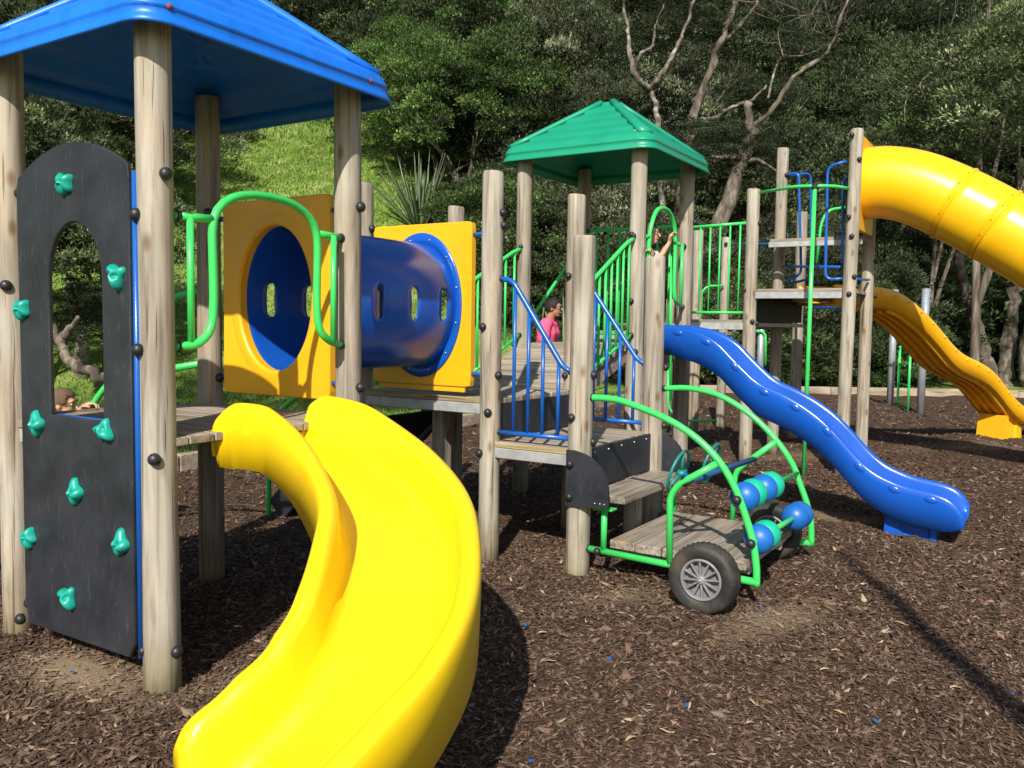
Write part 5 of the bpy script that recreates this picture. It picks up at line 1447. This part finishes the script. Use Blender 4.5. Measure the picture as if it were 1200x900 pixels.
def person(name_label, base, H_, face, lean, skin, hair, shirt, pants, arms, female=False, head_k=1 / 7.5, face_dz=0., sleeve=.55, vox=.006, skirt=None, knees=0.):
    """base = ground point between the feet, face = heading, arms = list of (elbow, wrist, hand direction, palm normal) or None"""
    t = thing('person', base, name_label, 'person')
    f = Vector(face).normalized(); s = V(f.y, -f.x, 0)     # s: the person's right
    hd = H_ * head_k
    hipz = H_ * (.52 - knees * .12); hip = Vector(base) + UP * hipz
    tor = H_ - hd * 1.28 - H_ * .52
    up = (UP + f * lean).normalized()
    sh = hip + up * tor
    sw = H_ * .112 * (.9 if female else 1)
    body = MB()
    k = H_ / 1.7
    # legs
    for sg in (-1, 1):
        h0 = hip + s * (sg * .085 * k); kn = Vector(base) + s * (sg * .1 * k) + UP * (hipz * .54) + f * (.03 + knees * .25) * k; an = Vector(base) + s * (sg * .11 * k) + UP * .08 * k
        chain(body, [h0, (h0 + kn) / 2 + f * .01 * k, kn, (kn + an) / 2 - f * .015 * k, an], [.082 * k, .074 * k, .054 * k, .055 * k, .036 * k])
        chain(body, [an - UP * .02 * k - f * .03 * k, an - UP * .045 * k + f * .06 * k, an - UP * .055 * k + f * .14 * k], [.036 * k, .035 * k, .026 * k], 10, 2)
    # trunk
    for sg in (-1, 0, 1):
        chain(body, [hip + s * sg * .07 * k, hip + up * tor * .45 + s * sg * .06 * k, hip + up * tor * .8 + s * sg * .085 * k, sh + s * sg * .07 * k - up * .03 * k], [.095 * k, .09 * k, .1 * k, .075 * k])
    nk = sh + up * .015 * k; hc_ = nk + up * (hd * .72) + f * (hd * .12)
    chain(body, [sh - up * .02 * k, nk + up * hd * .2, hc_ - up * hd * .15], [.062 * k * (1 if H_ > 1.2 else .8), .052 * k * (1 if H_ > 1.2 else .85), .055 * k], 14, 3)
    # head: cranium, jaw, nose, lips, brow, ears
    Rh = Matrix((f, s, up.copy())).transposed()
    body.sphere(hc_ + up * hd * .10 - f * hd * .04, hd * .5, 26, 18, (.82, .66, .80), Rh)
    body.sphere(hc_ - up * hd * .17 + f * hd * .10, hd * .5, 22, 14, (.54, .50, .58), Rh)
    body.sphere(hc_ - up * hd * .36 + f * hd * .25, hd * .11, 12, 8, (1, 1.3, .9), Rh)
    chain(body, [hc_ + f * hd * .36 + up * hd * .06, hc_ + f * hd * .44 - up * hd * .04, hc_ + f * hd * .47 - up * hd * .10], [hd * .035, hd * .045, hd * .055], 10, 3)
    body.sphere(hc_ + f * hd * .33 + up * hd * .12, hd * .13, 12, 8, (.6, 2.1, .5), Rh)
    for sg in (-1, 1): body.sphere(hc_ + s * sg * hd * .335 - f * hd * .02 - up * hd * .02, hd * .12, 12, 8, (.7, .3, 1.1), Rh)
    A = []
    for sg, ar in zip((-1, 1), arms):
        s0 = sh + s * sg * sw - up * .03 * k
        if ar is None:
            el = s0 - UP * .28 * k * (H_ / 1.7 / k) + s * sg * .05 * k - f * .02 * k; wr = el - UP * .24 * k + f * .06 * k; hdv = V(0, 0, -1) + f * .2; pn = -s * sg
        else: el, wr, hdv, pn = ar
        chain(body, [sh + s * sg * sw * .55, s0, (s0 * .5 + el * .5), el, (el + wr) / 2, wr], [.06 * k, .056 * k, .05 * k, .040 * k, .038 * k, .027 * k])
        hand(body, wr, hdv, pn, hd * .78, .55, sg)
        A.append((s0, el))
    bo = body.build('body', M[skin], t); remesh(bo, vox)
    for sg in (-1, 1):
        e = hc_ + f * hd * .345 + s * sg * hd * .145 + up * hd * .02
        e = e - f * hd * .026
        eo = MB().sphere(e, hd * .042, 12, 8).build('eye', M['eye'], t)
        MB().sphere(e + f * hd * .018, hd * .03, 8, 6).build('iris', M['iris'], eo)
        MB().tube([e + f * hd * .05 + up * hd * .10 - s * hd * .08, e + f * hd * .07 + up * hd * .125, e + f * hd * .05 + up * hd * .10 + s * hd * .08], hd * .016, 6).build('eyebrow', M[hair], t)
    MB().tube([hc_ + f * hd * .385 - up * hd * .225 - s * hd * .1, hc_ + f * hd * .42 - up * hd * .22, hc_ + f * hd * .385 - up * hd * .225 + s * hd * .1], hd * .028, 8, sub=3).build('mouth', M['lip'], t)
    # hair
    hb = MB(); rg = []
    ce = hc_ + up * hd * .11 - f * hd * .06
    for i in range(13):
        th = math.pi * .56 * i / 12; ring = []
        for j in range(30):
            ph = 2 * math.pi * j / 30; cf = math.cos(ph)
            lim = th * (1.0 + (-.36 if cf > .55 else (.28 if cf < .1 else 0))) if i else 0
            q = V(math.sin(lim) * math.cos(ph) * .88, math.sin(lim) * math.sin(ph) * .71, math.cos(lim) * .86) * hd * .5 * (1 + .02 * math.sin(j * 5 + i * 3))
            ring.append(ce + Rh @ q)
        rg.append(ring)
    hb.loft(rg, True)
    if female:
        chain(hb, [ce - f * hd * .3 + up * hd * .1, ce - f * hd * .42 - up * hd * .3, ce - f * hd * .34 - up * hd * .75], [hd * .2, hd * .22, hd * .1])
        for sg in (-1, 1): chain(hb, [ce + s * sg * hd * .3 + up * hd * .15, ce + s * sg * hd * .34 - f * hd * .12 - up * hd * .2, ce + s * sg * hd * .25 - f * hd * .25 - up * hd * .65], [hd * .1, hd * .12, hd * .07])
    ho = hb.build('hair', M[hair], t); 
    if not female: solidify(ho, hd * .03, 1)
    # shirt
    sb_ = MB(); e_ = .012 * k + .004
    for sg in (-1, 0, 1):
        chain(sb_, [hip + s * sg * .07 * k - up * .02 * k, hip + up * tor * .45 + s * sg * .06 * k, hip + up * tor * .8 + s * sg * .085 * k, sh + s * sg * .06 * k - up * .035 * k], [.1 * k + e_, .094 * k + e_, .102 * k + e_, .07 * k + e_])
    for sg, (s0, el) in zip((-1, 1), A):
        chain(sb_, [sh + s * sg * sw * .5 - up * .01 * k, s0, s0 + (el - s0) * sleeve], [.062 * k + e_, .06 * k + e_, .055 * k + e_])
    so = sb_.build('shirt', M[shirt], t); remesh(so, vox * 1.2, 4)
    pb = MB()
    if skirt:
        rg = []
        for i in range(9):
            u_ = i / 8; r = (.115 + .12 * u_) * k; c = hip + up * (tor * .1) - UP * (u_ * H_ * .34)
            rg.append([c + (f * math.cos(a) * .85 + s * math.sin(a)) * r * (1 + .05 * u_ * math.sin(9 * a)) for a in [2 * math.pi * j / 54 for j in range(54)]])
        pb.loft(rg, True); po = pb.build('skirt', M[skirt], t); solidify(po, .004)
    else:
        for sg in (-1, 1):
            h0 = hip + s * (sg * .085 * k); kn = Vector(base) + s * (sg * .1 * k) + UP * (hipz * .54) + f * (.03 + knees * .25) * k; an = Vector(base) + s * (sg * .11 * k) + UP * .12 * k
            chain(pb, [h0 + up * .03 * k, (h0 + kn) / 2 + f * .01 * k, kn, an], [.094 * k + e_, .085 * k + e_, .066 * k + e_, .055 * k + e_])
        chain(pb, [hip - s * .05 * k, hip + s * .05 * k], [.11 * k, .11 * k], 14, 2)
        po = pb.build('trousers', M[pants], t); remesh(po, vox * 1.2, 4)
    for sg in (-1, 1):
        an = Vector(base) + s * (sg * .11 * k) + UP * .045 * k; hb2 = MB(); chain(hb2, [an - f * .045 * k, an + f * .06 * k, an + f * .15 * k - UP * .01 * k], [.046 * k, .044 * k, .034 * k], 12, 3)
        hb2.build('shoe', M['jeans'], t)
    return t
# man: head in profile to the right
mb_ = V(.42, 11.4, 0)
person('man in a pink T-shirt with short black hair standing beyond the plank ramp', mb_, 1.9, (.96, -.28, 0), .12, 'skin_dark', 'hair_black', 'pink', 'jeans', [None, None], vox=.007)
# small girl on the roofed tower's deck
gb = V(1.15, 7.55, ZG)
ra = grabp = None
person('small girl in pale top and dotted skirt holding the green arch above the blue slide', gb, 1.06, (.95, -.32, 0), .05, 'skin', 'hair_brown', 'grey_shirt', 'jeans',
       [(at(774, 300, 7.6), at(784, 285, 7.66), V(.3, .3, 1), V(1, -.3, 0)), (at(766, 312, 7.45), at(762, 303, 7.35), V(-.2, -.3, .5), V(-.3, -1, 0))], female=True, head_k=1 / 5.9, skirt='dots', vox=.0045, sleeve=.45)
# boy climbing up behind the board
bb2 = V(-3.05, 5.6, 0)
person('small fair boy behind the climbing board reaching for the green handrail', bb2, 1.07, (.97, .15, 0), .15, 'skin', 'hair_fair', 'grey_shirt', 'jeans',
       [(at(82, 490, 5.5), at(95, 480, 5.5), V(1, .1, .5), V(.2, -.3, -1)), None], head_k=1 / 5.4, vox=.0045)
